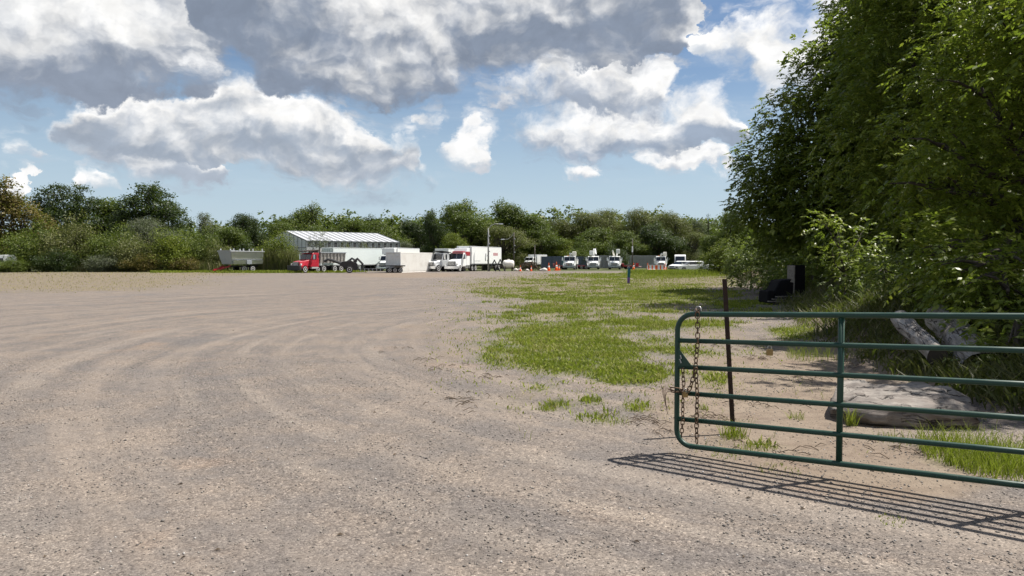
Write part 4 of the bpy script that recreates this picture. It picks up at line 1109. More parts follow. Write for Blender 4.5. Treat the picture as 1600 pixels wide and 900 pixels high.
def cab(t, xf, paint_, w=2.3, hood=1.7, zb=.75, zh=1.75, zr=2.75, clen=1.7, grille='blackm', bump_='chrome', sleeper=0.0, vis=None):
    """conventional truck cab whose bumper stands at x = xf"""
    h2 = w / 2
    xc = xf - hood                         # foot of the windscreen
    hb, ht = h2 * .80, h2 * .72
    MB().hull8([(xc - .05, -hb, zb), (xf - .12, -hb * .86, zb), (xf - .12, hb * .86, zb), (xc - .05, hb, zb)],
               [(xc - .05, -ht, zh), (xf - .22, -ht * .80, zh - .28), (xf - .22, ht * .80, zh - .28), (xc - .05, ht, zh)]).build('hood', M[paint_], t, bevel=.06)
    prof = [(xc + .02, zb - .15), (xc + .02, zh - .03), (xc - .38, zr - .05), (xc - .55, zr), (xc - clen, zr), (xc - clen, zb - .15)]
    body = MB().prism(prof, -h2 * .92, h2 * .92).build('cab_body', M[paint_], t, bevel=.04)
    # windscreen stands proud of the raked front
    a = Vector((xc + .02, 0, zh - .03)); b = Vector((xc - .38, 0, zr - .05)); n_ = Vector((b.z - a.z, 0, a.x - b.x)).normalized() * .015
    p0 = a.lerp(b, .10) + n_; p1 = a.lerp(b, .88) + n_
    for s in (1, -1):
        ww = h2 * .86
        MB().hull8([(p0.x, s * .03, p0.z), (p0.x, s * ww, p0.z), (p1.x, s * ww * .96, p1.z), (p1.x, s * .03, p1.z)],
                   [(p0.x + .02, s * .03, p0.z), (p0.x + .02, s * ww, p0.z), (p1.x + .02, s * ww * .96, p1.z), (p1.x + .02, s * .03, p1.z)]).build('windscreen', M['glass'], t)
        yy = s * h2 * .925
        dr = MB().hull8([(xc - 1.15, yy, zb - .05), (xc - .10, yy, zb - .05), (xc - .10, yy + s * .012, zb - .05), (xc - 1.15, yy + s * .012, zb - .05)],
                        [(xc - 1.15, yy, zr - .15), (xc - .46, yy, zr - .15), (xc - .46, yy + s * .012, zr - .15), (xc - 1.15, yy + s * .012, zr - .15)]).build('door', M[paint_], t)
        MB().hull8([(xc - 1.06, yy + s * .014, zh + .05), (xc - .22, yy + s * .014, zh + .05), (xc - .22, yy + s * .022, zh + .05), (xc - 1.06, yy + s * .022, zh + .05)],
                   [(xc - 1.06, yy + s * .014, zr - .25), (xc - .46, yy + s * .014, zr - .25), (xc - .46, yy + s * .022, zr - .25), (xc - 1.06, yy + s * .022, zr - .25)]).build('window', M['glass'], dr)
        # arched fender over the front wheel
        xw = xf - .75
        pr = [(xw + .62 * math.cos(q), .52 + .62 * math.sin(q)) for q in np.linspace(.15, math.pi - .1, 9)] + [(xw + .52 * math.cos(q), .52 + .52 * math.sin(q)) for q in np.linspace(math.pi - .1, .15, 9)]
        MB().prism(pr, s * h2 * .64, s * h2 * .98).build('fender', M[paint_], t)
        MB().box(xf - .32, xf - .14, *sorted((s * h2 * .66, s * h2 * .88)), zb + .10, zb + .36).build('headlight', M['lamp'], t, bevel=.03)
        MB().box(xc - .42, xc - .30, *sorted((s * (h2 + .12), s * (h2 + .34))), zh + .10, zr - .25).build('mirror', M['chrome'], t)
    gr = MB().box(xf - .15, xf - .06, -h2 * .50, h2 * .50, zb + .02, zh - .36).build('grille', M[grille], t)
    for k in range(4):
        MB().box(xf - .055, xf - .045, -h2 * .46, h2 * .46, zb + .08 + k * .15, zb + .13 + k * .15).build('grille_bar', M['chrome' if grille == 'blackm' else 'blackm'], gr)
    bx(t, 'bumper', bump_, xf - .14, xf, -h2, h2, .42, zb - .06, .03)
    if vis:
        bx(t, 'visor', vis, xc - .50, xc - .12, -h2 * .86, h2 * .86, zr - .12, zr - .02)
    if sleeper:
        MB().prism([(xc - clen - .01, zb - .15), (xc - clen - .01, zr + .15), (xc - clen - .35, zr + .75), (xc - clen - sleeper, zr + .75), (xc - clen - sleeper, zb - .15)], -h2 * .94, h2 * .94).build('sleeper', M[paint_], t, bevel=.05)
    return xc
def chassis(t, x0, x1, z=.75, hw=.45):
    mb = MB()
    bx(t, 'frame_rail', 'blackm', x0, x1, hw - .08, hw, z, z + .25)
    bx(t, 'frame_rail', 'blackm', x0, x1, -hw, -hw + .08, z, z + .25)
def trailer_box(t, x0, x1, w, z0, z1, mat='white', endmat=None, ribs=True):
    h2 = w / 2
    MB().box(x0, x1, -h2, h2, z0, z1).build('box_body', M[mat], t, bevel=.03)
    bx(t, 'lower_rail', 'alu', x0 + .02, x1 - .02, -h2 - .012, h2 + .012, z0 - .06, z0 + .10)
    bx(t, 'upper_rail', 'alu', x0 + .02, x1 - .02, -h2 - .012, h2 + .012, z1 - .10, z1 - .02)
    for xx, s in ((x0, -1), (x1, 1)):
        for y_ in (-1, 1):
            bx(t, 'corner_post', 'alu', xx - .02 * (s < 0) - .06 * (s > 0), xx + .06 * (s < 0) + .02 * (s > 0), y_ * h2 - .015 if y_ > 0 else y_ * h2 - .02, y_ * h2 + .02 if y_ > 0 else y_ * h2 + .015, z0 + .10, z1 - .10)
    for s in (1, -1):
        bx(t, 'rear_door', mat, x0 - .05, x0 - .022, min(s * .03, s * (h2 - .08)), max(s * .03, s * (h2 - .08)), z0 + .12, z1 - .12)
def semi_trailer(t, x0, x1, w=2.55, z0=1.15, z1=3.95, mat='white', legs=True):
    trailer_box(t, x0, x1, w, z0, z1, mat)
    chassis(t, x0 + .2, x0 + 3.8, .80)
    wheels(t, (x0 + 1.1, x0 + 2.4), w / 2 - .22, .5, .40)
    bx(t, 'mudflap', 'blackm', x0 + .30, x0 + .33, w / 2 - .5, w / 2 - .02, .25, 1.05)
    bx(t, 'mudflap', 'blackm', x0 + .30, x0 + .33, -w / 2 + .02, -w / 2 + .5, .25, 1.05)
    bx(t, 'underrun_bar', 'blackm', x0, x0 + .08, -w / 2 + .1, w / 2 - .1, .50, .62)
    if legs:
        for s in (1, -1):
            bx(t, 'landing_leg', 'blackm', x1 - 2.7, x1 - 2.55, s * .85 - .07, s * .85 + .07, 0, 1.1)

def heading(deg):
    """facing the camera, turned to the left by deg"""
    return R(-90 - deg)
def place(name, label, cat, px, depth, deg, group=None):
    return thing(name, label, cat, (gx(px, depth), depth, 0), heading(deg), group)

# red dump truck -----------------------------------------------------------------
t = place('dump_truck', 'red dump truck with grey ribbed body beside the reeds', 'truck', 461, 102, 31)
# origin at the front bumper
xc = cab(t, 0, 'red', 2.4, 1.9, .95, 1.85, 2.85, 1.6, bump_='blackm')
chassis(t, -8.6, -.6)
wheels(t, (-.85,), .98, .52, .30)
wheels(t, (-4.4, -6.6, -7.9), .92, .52, .46)
wheels(t, (-3.3,), .92, .46, .30)
# dump body: tapered tub with ribs and a cab shield
mb = MB().hull8([(-8.7, -1.05, 1.35), (-3.7, -1.05, 1.35), (-3.7, 1.05, 1.35), (-8.7, 1.05, 1.35)], [(-8.8, -1.22, 2.85), (-3.6, -1.22, 2.95), (-3.6, 1.22, 2.95), (-8.8, 1.22, 2.85)])
db_ = mb.build('dump_body', M['dumpgrey'], t)
for k in range(8):
    xx = -8.65 + k * .69
    for s in (1, -1):
        MB().hull8([(xx, s * 1.06, 1.38), (xx + .14, s * 1.06, 1.38), (xx + .14, s * 1.16, 1.38), (xx, s * 1.16, 1.38)][::s], [(xx, s * 1.225, 2.82), (xx + .14, s * 1.225, 2.82), (xx + .14, s * 1.33, 2.82), (xx, s * 1.33, 2.82)][::s]).build('body_rib', M['dumpgrey'], db_)
for s in (1, -1):
    bx(db_, 'top_rail', 'steelgrey', -8.8, -3.6, min(s * 1.20, s * 1.36), max(s * 1.20, s * 1.36), 2.84, 2.98)
MB().hull8([(-3.75, -1.2, 2.96), (-3.6, -1.2, 2.96), (-3.6, 1.2, 2.96), (-3.75, 1.2, 2.96)], [(-3.75, -1.2, 3.30), (-3.6, -1.2, 3.30), (-3.6, 1.2, 3.30), (-3.75, 1.2, 3.30)]).build('headboard', M['dumpgrey'], t)
MB().hull8([(-3.6, -1.2, 3.20), (-1.75, -1.15, 3.02), (-1.75, 1.15, 3.02), (-3.6, 1.2, 3.20)], [(-3.6, -1.2, 3.30), (-1.75, -1.15, 3.10), (-1.75, 1.15, 3.10), (-3.6, 1.2, 3.30)]).build('cab_shield', M['rust'], t)
for s in (1, -1):
    bx(t, 'fuel_tank', 'alu', -3.3, -2.1, min(s * .55, s * 1.1), max(s * .55, s * 1.1), .55, 1.0, .05)
    MB().cyl((-3.52, s * .95, 1.0), (-3.52, s * .95, 3.2), .08, n=10).build('exhaust_stack', M['chrome'], t)
bx(t, 'front_rack', 'blackm', .02, .35, -1.25, 1.25, .35, 1.05, .03)

# grey dump trailer ---------------------------------------------------------------
t = place('dump_trailer', 'grey dump trailer with red drawbar parked by the left hedge', 'trailer', 352, 106, 36)
mb = MB().hull8([(-5.4, -1.15, 1.2), (-.2, -1.15, 1.2), (-.2, 1.15, 1.2), (-5.4, 1.15, 1.2)], [(-5.4, -1.6, 3.05), (.2, -1.7, 3.25), (.2, 1.7, 3.25), (-5.4, 1.6, 3.05)])
b_ = mb.build('tub', M['steelgrey'], t)
for s in (1, -1):
    MB().hull8([(-5.4, s * 1.20, 1.25), (-.5, s * 1.20, 1.25), (-.5, s * 1.28, 1.25), (-5.4, s * 1.28, 1.25)][::s], [(-5.4, s * 1.36, 1.8), (-.4, s * 1.36, 1.8), (-.4, s * 1.46, 1.8), (-5.4, s * 1.46, 1.8)][::s]).build('side_skirt', M['alu'], t)
    bx(t, 'top_rail', 'alu', -5.45, .2, min(s * 1.58, s * 1.74), max(s * 1.58, s * 1.74), 3.04, 3.16)
    for k in range(4):
        bx(t, 'stake', 'alu', -5.2 + k * 1.6, -5.05 + k * 1.6, min(s * 1.60, s * 1.70), max(s * 1.60, s * 1.70), 3.17, 3.5)
    MB().hull8([(-5.3, s * 1.36, 1.95), (-.15, s * 1.38, 1.95), (-.15, s * 1.40, 1.95), (-5.3, s * 1.38, 1.95)][::s], [(-5.3, s * 1.61, 3.0), (.1, s * 1.66, 3.0), (.1, s * 1.69, 3.0), (-5.3, s * 1.64, 3.0)][::s]).build('lit_side_sheet', M['alu'], t)  # brighter sheet over the grey tub, puts the sunlit side into the colour
    bx(t, 'toolbox', 'steelgrey', -3.4, -2.6, min(s * 1.30, s * 1.52), max(s * 1.30, s * 1.52), 1.22, 1.75)
wheels(t, (-2.4, -3.8), .95, .5, .42)
chassis(t, -5.2, -.4, .78)
for s in (1, -1):
    MB().hull8([(-.2, s * .55, .75), (2.0, s * .06, .25), (2.0, s * .14, .25), (-.2, s * .67, .75)][::s], [(-.2, s * .55, .95), (2.0, s * .06, .42), (2.0, s * .14, .42), (-.2, s * .67, .95)][::s]).build('drawbar', M['red'], t)
    MB().hull8([(-.2, s * .95, .95), (1.2, s * .45, .35), (1.2, s * .53, .35), (-.2, s * 1.05, .95)][::s], [(-.2, s * .95, 1.08), (1.2, s * .45, .48), (1.2, s * .53, .48), (-.2, s * 1.05, 1.08)][::s]).build('stay_bar', M['darkred'], t)
MB().cyl((1.9, 0, 0), (1.9, 0, .5), .07, n=8).build('jack_stand', M['rust'], t)

# big off-white semi trailer behind the red truck ---------------------------------------
t = place('semi_trailer', 'off-white semi trailer parked behind the black lowbed gooseneck', 'trailer', 512, 114, 34)
semi_trailer(t, -12.0, 0, 2.5, 1.05, 3.75, 'mint')
for k in range(5):
    bx(t, 'front_rib', 'alu', .004, .03, -1.1 + k * .52, -1.04 + k * .52, 1.2, 3.6)

# lowbed trailer with black gooseneck ---------------------------------------------------
t = place('lowbed_trailer', 'black lowbed trailer with a bulky gooseneck at its front', 'trailer', 540, 101.5, 76)
mb = MB()
MB().prism([(.6, .9), (.9, 1.25), (.5, 1.6), (-.8, 1.75), (-1.6, 1.3), (-1.7, .5), (-1.3, .35), (-.2, .7)], -.9, .9).build('gooseneck', M['blackm'], t, bevel=.05)
MB().tube([(-.2, -.6, 1.5), (-.9, -.65, 2.05), (-1.6, -.6, 1.6)], .16, 8).build('lift_arm', M['blackm'], t)
MB().tube([(-.9, .7, 1.4), (-1.6, .7, 2.0), (-2.3, .7, 1.3), (-2.2, .7, .6)], .18, 8).build('lift_arm', M['blackm'], t)
MB().tube([(.5, 0, 1.3), (1.6, .1, 1.7), (2.4, .0, 1.9), (2.9, -.1, 1.6)], [.22, .2, .16, .2], 8).build('hitch_beam', M['blackm'], t)
bx(t, 'power_pack', 'steelgrey', -1.55, -.75, -1.12, -.92, .9, 1.65, .05)
wheels(t, (-.5,), .8, .48, .4)
bx(t, 'deck', 'blackm', -4.9, -1.6, -1.3, 1.3, .45, .62)
for k in range(6):
    for s in (1, -1):
        bx(t, 'outrigger', 'steelgrey', -4.8 + k * .55, -4.68 + k * .55, min(s * 1.302, s * 1.4), max(s * 1.302, s * 1.4), .30, .60)
bx(t, 'rear_deck', 'blackm', -8.2, -4.92, -1.25, 1.25, .92, 1.06)
wheels(t, (-6.0, -6.75, -7.5), 1.05, .36, .42)

# white straight truck with grey-shaded box ----------------------------------------------
t = place('box_truck', 'white box truck with dark windscreen half hidden behind the container', 'truck', 597, 118, 19)
xc = cab(t, 0, 'white', 2.2, 1.1, .75, 1.7, 2.6, 1.6)
trailer_box(t, -11.2, -2.9, 2.5, 1.05, 3.85, 'white')
bx(t, 'box_nose', 'white', -2.88, -2.0, -1.15, 1.15, 2.75, 3.80, .05)
chassis(t, -10.8, -.3)
wheels(t, (-.8,), .95, .48, .3); wheels(t, (-8.2,), .95, .48, .46)

# cream shipping container, near corner to the camera -------------------------------------
def corrug(L_, H_, n, dep=.06):
    """trapezoid sheet in the xz plane, waves towards -y"""
    mb = MB(); xs_ = []
    p_ = L_ / n
    for k in range(n):
        xs_ += [(k * p_, 0), (k * p_ + .3 * p_, 0), (k * p_ + .5 * p_, dep), (k * p_ + .8 * p_, dep)]
    xs_.append((L_, 0))
    for (x_, y_) in xs_:
        mb.v += [(x_, y_, 0), (x_, y_, H_)]
    for i in range(len(xs_) - 1):
        mb.f.append((2 * i, 2 * i + 2, 2 * i + 3, 2 * i + 1))
    return mb
cx0 = gx(626, 104.0)
t = thing('shipping_container', 'cream corrugated shipping container with its shaded end towards the camera', 'container', (cx0, 104.0, 0), heading(20))
# local: +X towards the camera end, +Y = right-hand (lit) side from here
Lc, Wc, Hc = 12.0, 2.44, 2.95
wl = corrug(Lc - .3, Hc - .36, 38, .05)
o = wl.build('side_wall', M['cream'], t); o.location = (-Lc + .15, -.02, .2)
o.rotation_euler = (0, 0, 0)
o2 = link('side_wall', o.data, t); o2.location = (-Lc + .15, -Wc - .03, .2)
we = corrug(Wc - .3, Hc - .36, 9, .05)
o = we.build('end_wall', M['cream'], t); o.location = (-.08, -Wc + .15, .2); o.rotation_euler = (0, 0, R(90))
o2 = link('end_wall', o.data, t); o2.location = (-Lc + .08, -Wc + .15, .2); o2.rotation_euler = (0, 0, R(90))
bx(t, 'roof', 'cream', -Lc + .1, -.1, -Wc + .1, -.1, Hc - .08, Hc - .02)
for y_ in (-Wc, -.15):
    bx(t, 'bottom_rail', 'cream', -Lc + .15, -.15, y_, y_ + .15, .0, .16)
    bx(t, 'top_rail', 'cream', -Lc + .15, -.15, y_, y_ + .15, Hc - .14, Hc)
    for x_ in (-Lc, -.15):
        bx(t, 'corner_post', 'cream', x_, x_ + .15, y_, y_ + .15, 0, Hc)
for x_ in (-Lc, -.15):
    bx(t, 'end_rail', 'cream', x_, x_ + .15, -Wc + .15, -.15, Hc - .14, Hc - .002)
    bx(t, 'end_sill', 'cream', x_, x_ + .15, -Wc + .15, -.15, 0, .16)
bx(t, 'vent_box', 'reflect', -.07, .03, -.75, -.35, 2.40, 2.62)

# silver-cabbed truck with a black dump body -----------------------------------------------
t = place('dump_truck', 'silver truck with a black dump body beside the cream container', 'truck', 672, 112, 42)
xc = cab(t, 0, 'alu', 2.3, 1.5, .95, 1.8, 2.95, 1.6)
chassis(t, -6.6, -.5)
MB().hull8([(-6.8, -1.0, 1.25), (-3.4, -1.0, 1.25), (-3.4, 1.0, 1.25), (-6.8, 1.0, 1.25)], [(-6.9, -1.2, 2.7), (-3.3, -1.2, 2.8), (-3.3, 1.2, 2.8), (-6.9, 1.2, 2.7)]).build('dump_body', M['blackm'], t)
MB().hull8([(-3.4, -1.15, 2.95), (-1.6, -1.1, 3.15), (-1.6, 1.1, 3.15), (-3.4, 1.15, 2.95)], [(-3.4, -1.15, 3.05), (-1.6, -1.1, 3.25), (-1.6, 1.1, 3.25), (-3.4, 1.15, 3.05)]).build('cab_shield', M['blackm'], t)
wheels(t, (-.8,), .95, .5, .3); wheels(t, (-3.6, -5.0, -6.2), .92, .5, .46)
t = place('semi_trailer', 'white trailer standing behind the black dump body and semi truck', 'trailer', 690, 124, 20)
semi_trailer(t, -12, 0, 2.5, 1.1, 3.75, 'white')

# white semi truck with red visor ---------------------------------------------------------
t = place('semi_truck', 'white semi truck with dark red trim and chrome bumper', 'truck', 705, 112, 20)
xc = cab(t, 0, 'white', 2.4, 1.9, .95, 1.95, 2.95, 1.5, sleeper=1.3, vis='darkred')
for s in (1, -1):
    bx(t, 'red_stripe', 'darkred', xc - 2.78, xc - 1.0, min(s * 1.132, s * 1.15), max(s * 1.132, s * 1.15), 2.5, 3.15)
    bx(t, 'fuel_tank', 'chrome', -4.7, -3.0, min(s * .6, s * 1.15), max(s * .6, s * 1.15), .5, 1.05, .06)
    MB().cyl((-3.55 - 1.25, s * 1.0, 1.0), (-3.55 - 1.25, s * 1.0, 3.9), .08, n=10).build('exhaust_stack', M['chrome'], t)
bx(t, 'roof_cap', 'darkred', xc - 1.49, xc - .62, -.9, .9, 2.96, 3.22, .08)
chassis(t, -7.2, -.5)
wheels(t, (-.85,), .98, .52, .3); wheels(t, (-5.6, -6.9), .95, .52, .46)
t2 = place('semi_trailer', 'white box trailer with red lettering coupled behind the semi truck', 'trailer', 705, 112, 20)
c20, s20 = math.cos(heading(20)), math.sin(heading(20))
t2.location = (t.location.x - 5.0 * c20, t.location.y - 5.0 * s20, 0)
semi_trailer(t2, -13.4, 0, 2.6, 1.2, 4.05, 'white', legs=False)
mb_marks = [(-11.6, -11.3), (-11.15, -10.85), (-10.7, -10.4), (-10.25, -9.95), (-9.8, -9.5)]
for (a_, b_) in mb_marks:
    bx(t2, 'lettering', 'letter', a_, b_, 1.302, 1.308, 2.55, 3.05)
MB().tube([(-6.9 + .45 * math.cos(q), 1.31, 2.2 + .5 * math.sin(q)) for q in np.linspace(.6, 5.4, 14)], .07, 5).build('logo_ring', M['darklet'], t2)
MB().tube([(-5.9 + .12 * math.sin(4 * q), 1.31, 1.7 + 1.2 * q) for q in np.linspace(0, 1, 9)], .09, 5).build('logo_swoosh', M['darklet'], t2)
for k in range(6):
    bx(t2, 'small_print', 'darklet', -3.6 + .42 * k, -3.3 + .42 * k, 1.302, 1.307, 1.62, 1.70)

# lamp posts --------------------------------------------------------------------------------
def lamp_post(px, depth, top_y, arm_px, arm_y, label, mat):
    h = HCAM + (HOR - top_y) / FPX * depth
    t = thing('lamp_post', label, 'lamp post', (gx(px, depth), depth, 0), 0, 'lamp posts in the yard')
    MB().tube([(0, 0, 0), (0, 0, h * .5), (0, 0, h)], [.15, .13, .10], 10).build('pole', M[mat], t, smooth=True)
    ax = gx(arm_px, depth) - gx(px, depth); az_ = HCAM + (HOR - arm_y) / FPX * depth
    MB().tube([(0, 0, h - .15), (ax * .25, 0, h + (az_ - h) * .6), (ax * .62, 0, az_), (ax, 0, az_)], .055, 8).build('arm', M['pole'], t, smooth=True)
    s = 1 if ax > 0 else -1
    MB().hull8([(ax, -.12, az_ - .08), (ax + s * .7, -.16, az_ - .06), (ax + s * .7, .16, az_ - .06), (ax, .12, az_ - .08)][::s], [(ax, -.08, az_ + .08), (ax + s * .6, -.1, az_ + .06), (ax + s * .6, .1, az_ + .06), (ax, .08, az_ + .08)][::s]).build('lamp_head', M['alu'], t)
    for k in range(3):
        bx(t, 'bracket', 'alu', .10, .30, -.08, .08, h * (.45 + .18 * k), h * (.45 + .18 * k) + .18)
lamp_post(763, 118, 357, 780, 350, 'grey lamp post with its arm to the right before the white trailer', 'pole')
lamp_post(803, 138, 363, 788, 374, 'dark wooden lamp post with its arm to the left behind the white tank', 'woodpole')
for px, d, ty, lb_ in [(835.5, 150, 384, 'thin dark pole beside the little white truck'), (988, 148, 374, 'thin pole with a pale band before the grey sheet fence'), (753.5, 122, 398, 'short grey post in front of the white trailer')]:
    h = HCAM + (HOR - ty) / FPX * d
    t = thing('pole', lb_, 'pole', (gx(px, d), d, 0))
    MB().tube([(0, 0, 0), (0, 0, h)], [.13, .09], 8).build('shaft', M['woodpole'], t, smooth=True)
    MB().lathe([(.10, h), (.09, h + .06), (.03, h + .09)], 8).build('pole_cap', M['galv'], t)
    if px > 900:
        MB().lathe([(.135, 3.4), (.135, 4.6)], 8).build('pale_band', M['reflect'], t)

# black A-frame stands, tank, clutter -----------------------------------------------------------
def aframe(px, d, h, w_, label):
    t = thing('trestle', label, 'trestle', (gx(px, d), d, 0), R(8), 'black steel trestles beside the white tank')
    for y_ in (-.5, .5):
        for s in (1, -1):
            MB().tube([(s * w_, y_, 0), (0, y_ * .3, h)], .07, 6).build('leg', M['blackm'], t)
    MB().tube([(0, -.2, h), (0, .2, h)], .09, 6).build('top_bar', M['blackm'], t)
    MB().tube([(-w_ * .6, -.4, h * .4), (w_ * .6, -.4, h * .4)], .05, 6).build('cross_bar', M['rust'], t)
aframe(772.5, 117, 1.8, .9, 'black steel trestle in front of the lettered trailer end')
aframe(781.5, 117.5, 1.9, .8, 'black steel trestle between the trailer end and the white tank')
t = thing('water_tank', 'white plastic liquid tank lying in a rusty cradle', 'tank', (gx(794.5, 120), 120, 0), R(4))
MB().lathe([(.15, -.95), (.5, -.90), (.66, -.72), (.70, -.4), (.69, 0), (.70, .4), (.66, .72), (.5, .90), (.15, .95)], 18, 'x', (0, 0, 1.12)).build('tank_shell', M['tank'], t, smooth=True)
MB().lathe([(.2, 1.78), (.2, 1.92), (.12, 1.95)], 12).build('filler_cap', M['tank'], t)
for s in (-.6, .6):
    MB().hull8([(s - .08, -.7, .0), (s + .08, -.7, .0), (s + .08, .7, .0), (s - .08, .7, .0)], [(s - .08, -.7, .72), (s + .08, -.7, .72), (s + .08, .7, .72), (s - .08, .7, .72)]).build('cradle', M['rust'], t)
for px, d, lb_ in [(806, 119, 'white and red bag heaped right of the white tank'), (812, 119, 'pale bag lying before the dark brush heap'), (824, 119, 'pale sack in the middle before the dark brush heap'), (846, 119, 'large pale sack beside the orange cone'), (850.5, 118, 'small pale sack nearest the orange cone')]:
    lob_ = MB().lathe([(.05, 0), (.50, .02), (.58, .25), (.46, .55), (.20, .72), (.08, .74)], 12)
    r_ = random.uniform(.45, .75)
    lob_.v = [(a * r_ * 1.25 * (1 + .12 * math.sin(5 * c + 3 * a)), b * r_ * (1 + .1 * math.sin(4 * a)), c * r_ * random.uniform(.93, 1.07)) for a, b, c in lob_.v]
    t = lob_.build('sack', M['sack'], smooth=True)
    t.location = (gx(px, d), d, 0); tag(t, lb_, 'sack', 'pale sacks among the clutter')
# dark brush heap
t = thing('brush_heap', 'dark heap of cut brush and scrap beneath the little white truck', 'brush heap', (gx(827, 124), 124, 0))
mb = MB()
for k in range(130):
    x_ = random.gauss(0, 1.0); a = random.uniform(0, 6.28); l = random.uniform(.4, 1.1); z_ = random.uniform(.05, 1.5) * max(.15, 1 - (x_ / 2.2) ** 2)
    y_ = random.gauss(0, .5)
    mb.tube([(x_ - l * math.cos(a), y_ - l * math.sin(a) * .6, z_ + random.uniform(-.3, .3)), (x_, y_, z_ + .1), (x_ + l * math.cos(a), y_ + l * math.sin(a) * .6, max(.02, z_ + random.uniform(-.3, .4)))], [.03, .06, .02], 4)
mb.build('branches', M['twig'], t)['kind'] = 'stuff'
P_, N_, B_ = clump_centres([(-.7, 0, .7, 1.0, .7, .8), (.7, .1, .65, 1.0, .7, .8)], 2.5, .3)
v_, f_, t_ = leaves(P_, N_, B_, 8, .2, .22)
link('dead_leaves', np_mesh('dead_leaves', v_, f_, LM['dark'], {'tint': t_ * .35}), t)['kind'] = 'stuff'
t = place('box_truck', 'little white truck with a box body above the dark brush heap', 'truck', 822, 150, 34)
xc = cab(t, 0, 'white', 2.1, 1.0, .75, 1.7, 2.45, 1.4)
trailer_box(t, -6.6, -2.5, 2.2, .95, 2.95, 'white')
chassis(t, -6.4, -.3); wheels(t, (-.8, -5.0), .9, .45, .3)

# traffic cones, barricades -------------------------------------------------------------------
def cone_tree():
    t = thing('traffic_cone', 'x', 'traffic cone', (0, 0, 0))
    MB().box(-.24, .24, -.24, .24, 0, .05).build('base', M['orange'], t, bevel=.01)
    MB().lathe([(.19, .05), (.13, .42)], 12).build('lower_cone', M['orange'], t, smooth=True)
    MB().lathe([(.132, .42), (.098, .62)], 12).build('reflective_band', M['reflect'], t, smooth=True)
    MB().lathe([(.097, .62), (.04, .98), (.03, 1.0)], 12).build('upper_cone', M['orange'], t, smooth=True)
    return t
CONE = None
for px, d, sc, lb_ in [(857.5, 121, 1.35, 'orange traffic cone right of the large pale sack'), (869.5, 124, 1.5, 'tall orange traffic cone left of the left utility truck'), (873.5, 128, 1.0, 'small orange traffic cone touching the left utility truck'),
                       (990, 134, 1.3, 'orange traffic cone right of the right utility truck'), (1012, 128, 1.25, 'orange traffic cone left of the striped barricades'), (1039.5, 128, 1.25, 'orange traffic cone right of the striped barricades'), (813, 118, .9, 'small orange cone before the dark brush heap'), (830, 118, .9, 'small reddish cone in the clutter under the little white truck')]:
    if CONE is None:
        c_ = CONE = cone_tree(); c_.location = (gx(px, d), d, 0); c_.scale = (sc,) * 3; c_['label'] = lb_; c_['group'] = 'orange traffic cones'
    else:
        dup(CONE, (gx(px, d), d, 0), random.random(), lb_, 'orange traffic cones', (sc,) * 3)
def barricade(px, d, label, rz):
    t = thing('barricade', label, 'barricade', (gx(px, d), d, 0), rz, 'red and white barricades')
    MB().prism([(-.30, 0), (.30, 0), (.30, .15), (.12, .35), (.10, .95), (-.10, .95), (-.12, .35), (-.30, .15)], -.85, .85, 'x').build('barrier_shell', M['reflect'], t)
    for s in (-.62, .0, .62):
        MB().prism([(-.305, .02), (.305, .02), (.305, .15), (.125, .35), (.105, .90), (-.105, .90), (-.125, .35), (-.305, .15)], s - .12, s + .12, 'x').build('red_band', M['orange'], t)
barricade(1019, 127, 'left of the two red and white plastic barricades', R(3))
barricade(1032, 127, 'right of the two red and white plastic barricades', R(-3))

# sheet metal fence: every sheet its own piece ---------------------------------------------------
def sheet_fence(px0, px1, d0, d1, mats, h, label):
    p0 = Vector((gx(px0, d0), d0, 0)); p1 = Vector((gx(px1, d1), d1, 0))
    dv = p1 - p0; n = int(dv.length / 2.4); w_ = dv.length / n; a = math.atan2(dv.y, dv.x)
    t = thing('sheet_fence', label, 'fence', p0, a)
    me = [corrug(w_ - .02, h, 8, .08).mesh('fence_sheet', M[m_]) for m_ in mats]
    for k in range(n):
        o = link('fence_sheet', me[k % len(me)], t); o.location = (k * w_, 0, .05 + .03 * (k % 2))
        if k % 2 == 0:
            bx(t, 'fence_post', 'pole', k * w_ - .05, k * w_ + .05, .12, .22, 0, h + .1)
sheet_fence(846, 924, 150, 156, ['navy', 'navy', 'tealp'], 2.5, 'dark blue and teal sheet metal fence behind the left utility trucks')
sheet_fence(924, 1030, 156, 160, ['fgrey'], 2.75, 'grey corrugated sheet metal fence right of the utility trucks')

